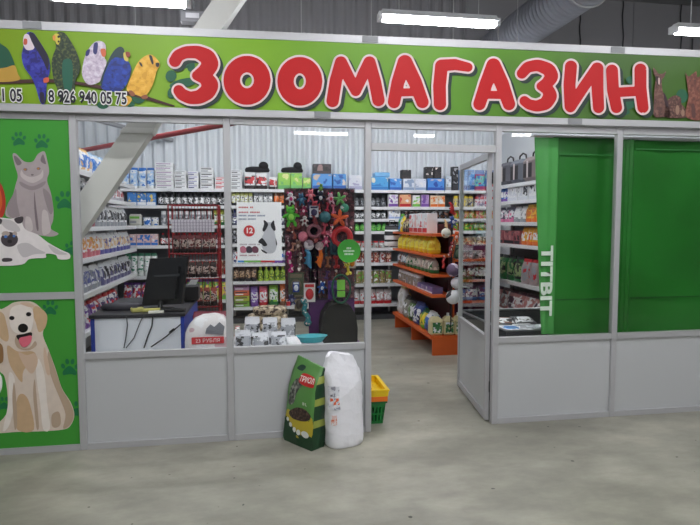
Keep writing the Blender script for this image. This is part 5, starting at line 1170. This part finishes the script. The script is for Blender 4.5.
# ================================================================== BAGS AND BASKET OUTSIDE
# green soil bag
c0, c1, c2 = at(283.5, 440, 'z', 0), at(311, 451.5, 'z', 0), at(324.5, 446.5, 'z', 0)
u_ = (c1-c0); wdt = u_.length; u_.normalize(); n_ = Vector((-u_.y, u_.x, 0)); dep = .13
t = thing('soil_bag', 'green bag of pet litter with red label standing against the front panel', 'bag')
def gp(s, d_, h): return c0+u_*(wdt*s)+n_*(dep*d_)+Vector((0, 0, h))
H = .63; NS, NH = 8, 12; mb = MB(); vs = []
rnd = random.Random(5)
secs = []
for k in range(NH+1):
    g = k/NH; thick = 1.0 if g < .7 else 1-(g-.7)/.3*.93
    if g < .05: thick *= .9
    lean = .12*g; skew = .055*g
    ring_ = []
    hh = lambda s: H*g*(1-.075*s*(g > .9))
    for s in [i/NS for i in range(NS+1)]: ring_.append(gp(s*(1-.07*g)+skew, lean/dep*.6+.5-thick*.5-.10*sin(pi*s)*sin(pi*min(g*1.1, 1)), hh(s)))
    for s in [i/NS for i in range(NS, -1, -1)]: ring_.append(gp(s*(1-.07*g)+skew, lean/dep*.6+.5+thick*.5+.04*sin(pi*s), hh(s)))
    secs.append(ring_)
nr = len(secs[0])
for r_ in secs:
    for p in r_: vs.append(p+Vector((rnd.uniform(-.003, .003), rnd.uniform(-.003, .003), rnd.uniform(-.003, .003))))
fs = []; ms = []
for k in range(NH):
    g = (k+.5)/NH
    for i in range(nr):
        fs.append((k*nr+i, k*nr+(i+1) % nr, (k+1)*nr+(i+1) % nr, (k+1)*nr+i))
        side = i >= NS
        ms.append((1 if (g > .3 and (k % 3)) or g < .28 else 2) if i == NS else (0 if g > .3 else 1) if not side else 1)
mb.add(vs, fs, ms, True); mb.add(vs[:nr], [list(range(nr))[::-1]], 1); mb.add(vs[-nr:], [list(range(nr))], 0)
body = mb.build('bag_body', [M((92, 146, 74), .36, 0, .06), M((22, 62, 34), .36), M((150, 160, 70), .4)], t)
def front(s, g, off=.0035):
    k = g*NH; i = s*NS; k0 = min(int(k), NH-1); i0 = min(int(i), NS-1); fk, fi = k-k0, i-i0
    a, b, c, d = [Vector(vs[kk*nr+ii]) for kk, ii in ((k0, i0), (k0, i0+1), (k0+1, i0+1), (k0+1, i0))]
    nn = (b-a).cross(d-a).normalized()
    if nn.y > 0: nn = -nn
    return a.lerp(b, fi).lerp(d.lerp(c, fi), fk)+nn*off
def decal(poly, mat, name, par, off=.0035, sub=True):
    from mathutils.geometry import tessellate_polygon
    # dense fan so that it follows the bag
    cx_ = sum(p[0] for p in poly)/len(poly); cy_ = sum(p[1] for p in poly)/len(poly)
    P = smooth_poly(poly, 3) if sub else [(a[0]+(b[0]-a[0])*j/4, a[1]+(b[1]-a[1])*j/4) for a, b in zip(poly, poly[1:]+poly[:1]) for j in range(4)]
    m = MB(); V = [front(cx_, cy_, off)]
    for r_ in (.33, .66, 1): V += [front(cx_+(x-cx_)*r_, cy_+(y-cy_)*r_, off) for x, y in P]
    n = len(P); F = [(0, 1+i, 1+(i+1) % n) for i in range(n)]
    for r_ in range(2): F += [(1+r_*n+i, 1+(r_+1)*n+i, 1+(r_+1)*n+(i+1) % n, 1+r_*n+(i+1) % n) for i in range(n)]
    return m.add(V, F, 0, True).build(name, mat, par)
decal([(.03, .12), (.5, .1), (.97, .12), (.97, .36), (.7, .40), (.5, .36), (.2, .38), (.03, .36)], M((196, 176, 50), .4), 'yellow_field', t, .002)
decal([(.15, .36), (.4, .44), (.7, .45), (.92, .40), (.85, .33), (.55, .30), (.25, .31)], PR((66, 48, 40), (40, 30, 26), (96, 76, 60), 60, .6), 'seed_heap_picture', t, .004)
decal([(.08, .45), (.1, .62), (.25, .75), (.5, .78), (.52, .70), (.36, .6), (.3, .48)], PR((96, 100, 92), (60, 60, 56), (150, 150, 140), 40, .5), 'plank_picture', t, .003)
decal([(.0, .16), (.03, .3), (.35, .19), (.65, .14), (.99, .16), (.99, .0), (.5, .0), (.01, .0)], M((22, 62, 34), .36), 'dark_base', t, .0035)
rl = decal([(.38, .76), (.42, .83), (.65, .835), (.9, .81), (.93, .75), (.9, .71), (.6, .71), (.42, .73)], M((200, 40, 40), .35), 'red_label', t, .005)
for s, g, r_, in ((.12, .27, .055), (.25, .22, .06), (.4, .18, .065), (.56, .165, .07), (.78, .165, .13)):
    decal([(s+r_*cos(a), g+r_*.36*sin(a)*(1.25 if r_ < .1 else .8)) for a in [k*pi/4 for k in range(8)]], M((226, 230, 222), .4), 'round_emblem', t, .0065)
decal([(.15, .87), (.25, .93), (.42, .93), (.36, .86)], M((20, 60, 44), .5), 'leaf_print', t, .004)
o = text_mesh('ТРИОЛ', .05, M((244, 240, 230), .4), 'label_lettering', rl, (0, 0, 0), (0, 0, 0), offset=.001, align='CENTER')
for v_ in o.data.vertices:
    s = .66+v_.co.x/wdt*.92; g = .748+v_.co.y/H; w_ = front(min(max(s, .01), .99), g, .009); v_.co = w_
o = text_mesh('10 L', .03, M((236, 236, 224), .4), 'volume_lettering', t, (0, 0, 0), (0, 0, 0), offset=.0006, align='CENTER')
for v_ in o.data.vertices:
    s = .7+v_.co.x/wdt; g = .49+v_.co.y/H; v_.co = front(min(max(s, .01), .99), g, .007)
# white sack
t = thing('white_sack', 'tall crumpled white plastic sack between green bag and doorway', 'sack', (at(344, 444, 'z', 0).x, at(344, 444, 'z', 0).y+.02, 0))
mb = MB(); n = 28; vs = []; rnd = random.Random(11); lv = [0, .015, .05, .1, .16, .22, .28, .34, .40, .46, .50, .53, .56, .60, .64, .67]
for k, z in enumerate(lv):
    g = z/.67
    for i in range(n):
        a = 2*pi*(i+.5)/n; ca, sa = cos(a), sin(a)
        wx = .145*(.88 if k == 0 else .97 if k == 1 else 1.0); wy = .105*(.88 if k == 0 else 1.0)
        if g > .68:
            f = (g-.68)/.32; wx *= 1-.22*max(0, f-.55)/.45; wy *= 1-.72*f
        e = .62; x = wx*math.copysign(abs(ca)**e, ca); y = wy*math.copysign(abs(sa)**e, sa)
        zz = z
        if g > .8: zz = z - .06*math.exp(-((x-.02)/.03)**2)*(g-.8)/.2 + (.022 if x < 0 else -.005)*(g-.8)/.2 - .05*max(0, abs(x)-.085)/.04*(g-.8)/.2
        j = .006 if 0 < k < 15 else .002
        cr_ = .004*sin(i*2.3+k*1.7)+.004*sin(i*1.1-k*2.9)
        vs.append((x*(1+cr_*4)+rnd.uniform(-j, j)*.6-.03*(g > .75)*(g-.75), y+rnd.uniform(-j, j)+.25*g*.16, zz+(rnd.uniform(-j, j)*.6 if k else 0)))
fs = [(k*n+i, k*n+(i+1) % n, (k+1)*n+(i+1) % n, (k+1)*n+i) for k in range(len(lv)-1) for i in range(n)]
mb.add(vs, fs, 0, True); mb.add(vs[:n], [list(range(n))[::-1]]); mb.add(vs[-n:], [list(range(n))])
def plastic():
    m, nt, b = nodes('woven_white_plastic'); b.inputs['Base Color'].default_value = lin((238, 238, 242)); b.inputs['Roughness'].default_value = .38
    tc = nt.nodes.new('ShaderNodeTexCoord'); v = nt.nodes.new('ShaderNodeTexVoronoi'); v.inputs['Scale'].default_value = 11; nn = nt.nodes.new('ShaderNodeTexNoise'); nn.inputs['Scale'].default_value = 9; nn.inputs['Detail'].default_value = 5
    nt.links.new(tc.outputs['Object'], v.inputs['Vector']); nt.links.new(tc.outputs['Object'], nn.inputs['Vector'])
    ad = nt.nodes.new('ShaderNodeMath'); ad.operation = 'ADD'; nt.links.new(v.outputs['Distance'], ad.inputs[0]); nt.links.new(nn.outputs['Fac'], ad.inputs[1])
    bp_ = nt.nodes.new('ShaderNodeBump'); bp_.inputs['Strength'].default_value = .7; bp_.inputs['Distance'].default_value = .02
    nt.links.new(ad.outputs[0], bp_.inputs['Height']); nt.links.new(bp_.outputs[0], b.inputs['Normal']); return m
mb.build('sack_body', plastic(), t, (0, 0, 0), .35)
# its printed label sits on the side facing the green bag
def sk(i, z):
    i %= n; k = max(j for j in range(len(lv)) if lv[j] <= z); k = min(k, len(lv)-2); f = (z-lv[k])/(lv[k+1]-lv[k])
    p = Vector(vs[k*n+i]).lerp(Vector(vs[(k+1)*n+i]), f); o_ = Vector((p.x, p.y-.02, 0)).normalized()*.006
    return p+o_
def sdec(i0, i1, z0, z1, mat, name):
    m = MB(); zs = [z0+(z1-z0)*k/3 for k in range(4)]; V = [sk(i, z) for i in range(i0, i1+1) for z in zs]
    F = [((i)*4+k, (i+1)*4+k, (i+1)*4+k+1, i*4+k+1) for i in range(i1-i0) for k in range(3)]
    return m.add(V, F, 0, True).build(name, mat, t, (0, 0, 0), .35)
sdec(15, 19, .29, .46, PR((214, 216, 222), (150, 150, 160), (230, 230, 234), 30, .4), 'printed_label')
sdec(16, 19, .33, .375, M((226, 96, 44), .4), 'orange_band')
sdec(16, 17, .39, .44, M((40, 36, 44), .5), 'black_emblem')
sdec(16, 18, .18, .25, PR((228, 196, 188), (216, 120, 90), (232, 232, 234), 40, .4), 'lower_print')
# baskets
bx_, by_ = 2.135, .32
t = thing('shopping_basket', 'green plastic shopping basket on the floor behind the door post', 'basket', (bx_, by_, 0))
def bask(w, d, h, tap, z0, mat, name, par, th=.008, slots=True):
    mb = MB(); 
    def ringp(g, off):
        sx_ = (w/2-off)*(1-tap*(1-g)); sy_ = (d/2-off)*(1-tap*(1-g)); z = z0+h*g
        return [(-sx_, -sy_, z), (sx_, -sy_, z), (sx_, sy_, z), (-sx_, sy_, z)]
    gs = [0, .12, .42, .5, .8, 1.0]
    R_o = [ringp(g, 0) for g in gs]; R_i = [ringp(g, th) for g in gs]
    for k in range(len(gs)-1):
        for i in range(4):
            j = (i+1) % 4
            o1, o2, o3, o4 = [Vector(p) for p in (R_o[k][i], R_o[k][j], R_o[k+1][j], R_o[k+1][i])]
            i1, i2, i3, i4 = [Vector(p) for p in (R_i[k][i], R_i[k][j], R_i[k+1][j], R_i[k+1][i])]
            if slots and k in (1, 3):
                N = 9
                for m in range(N):
                    for lo, hi in ((m/N, (m+.42)/N),):
                        q = [o1.lerp(o2, lo), o1.lerp(o2, hi), o4.lerp(o3, hi), o4.lerp(o3, lo)]; r_ = [i1.lerp(i2, lo), i1.lerp(i2, hi), i4.lerp(i3, hi), i4.lerp(i3, lo)]
                        mb.hexa([q[0], q[1], r_[1], r_[0]], [q[3], q[2], r_[2], r_[3]])
            else: mb.hexa([o1, o2, i2, i1], [o4, o3, i3, i4])
    b0 = R_o[0]; mb.hexa([Vector(p) for p in b0], [Vector(p)+Vector((0, 0, .008)) for p in b0])
    return mb.build(name, mat, par)
GB = M((16, 120, 50), .35); YB = M((240, 200, 20), .35); OB = M((228, 112, 30), .4)
bask(.28, .40, .185, .14, 0, GB, 'basket_body', t)
mb = MB()
def rim(w, d, z0, z1, th): 
    m = MB()
    for a in ((-w/2, w/2, -d/2, -d/2+th), (-w/2, w/2, d/2-th, d/2), (-w/2, -w/2+th, -d/2+th, d/2-th), (w/2-th, w/2, -d/2+th, d/2-th)): m.box(a[0], a[1], a[2], a[3], z0, z1)
    return m
rim(.30, .42, .18, .195, .02).build('rim', M((12, 90, 40), .4), t)
t = thing('shopping_basket', 'yellow and orange shopping basket nested on top of the green one', 'basket', (bx_, by_, .196))
rim(.305, .425, 0, .04, .018).build('orange_band', OB, t)
bask(.32, .44, .045, .03, .041, YB, 'basket_body', t, .014, False)
rim(.33, .45, .087, .099, .028).build('rim', YB, t)
for s in (-1, 1): MB().tube([(s*.02, -.2, .105), (s*.03, -.17, .125), (s*.03, .17, .125), (s*.02, .2, .105)], .009, 6).build('carry_handle', M((226, 180, 20), .4), t)

# ------------------------------------------------------------------ world and output look
w = bpy.data.worlds.new('hall_air'); S.world = w; w.use_nodes = True
w.node_tree.nodes['Background'].inputs[0].default_value = (.8, .85, .95, 1); w.node_tree.nodes['Background'].inputs[1].default_value = .2
S.view_settings.view_transform = 'Standard'; S.view_settings.look = 'None'; S.view_settings.gamma = 1; S.view_settings.exposure = EXPO
S.view_settings.use_curve_mapping = False
try:
    S.cycles.use_denoising = True; S.cycles.max_bounces = 10; S.cycles.diffuse_bounces = 4; S.cycles.glossy_bounces = 4; S.cycles.transparent_max_bounces = 16
    S.cycles.sample_clamp_indirect = 6; S.cycles.use_light_tree = True
except Exception: pass
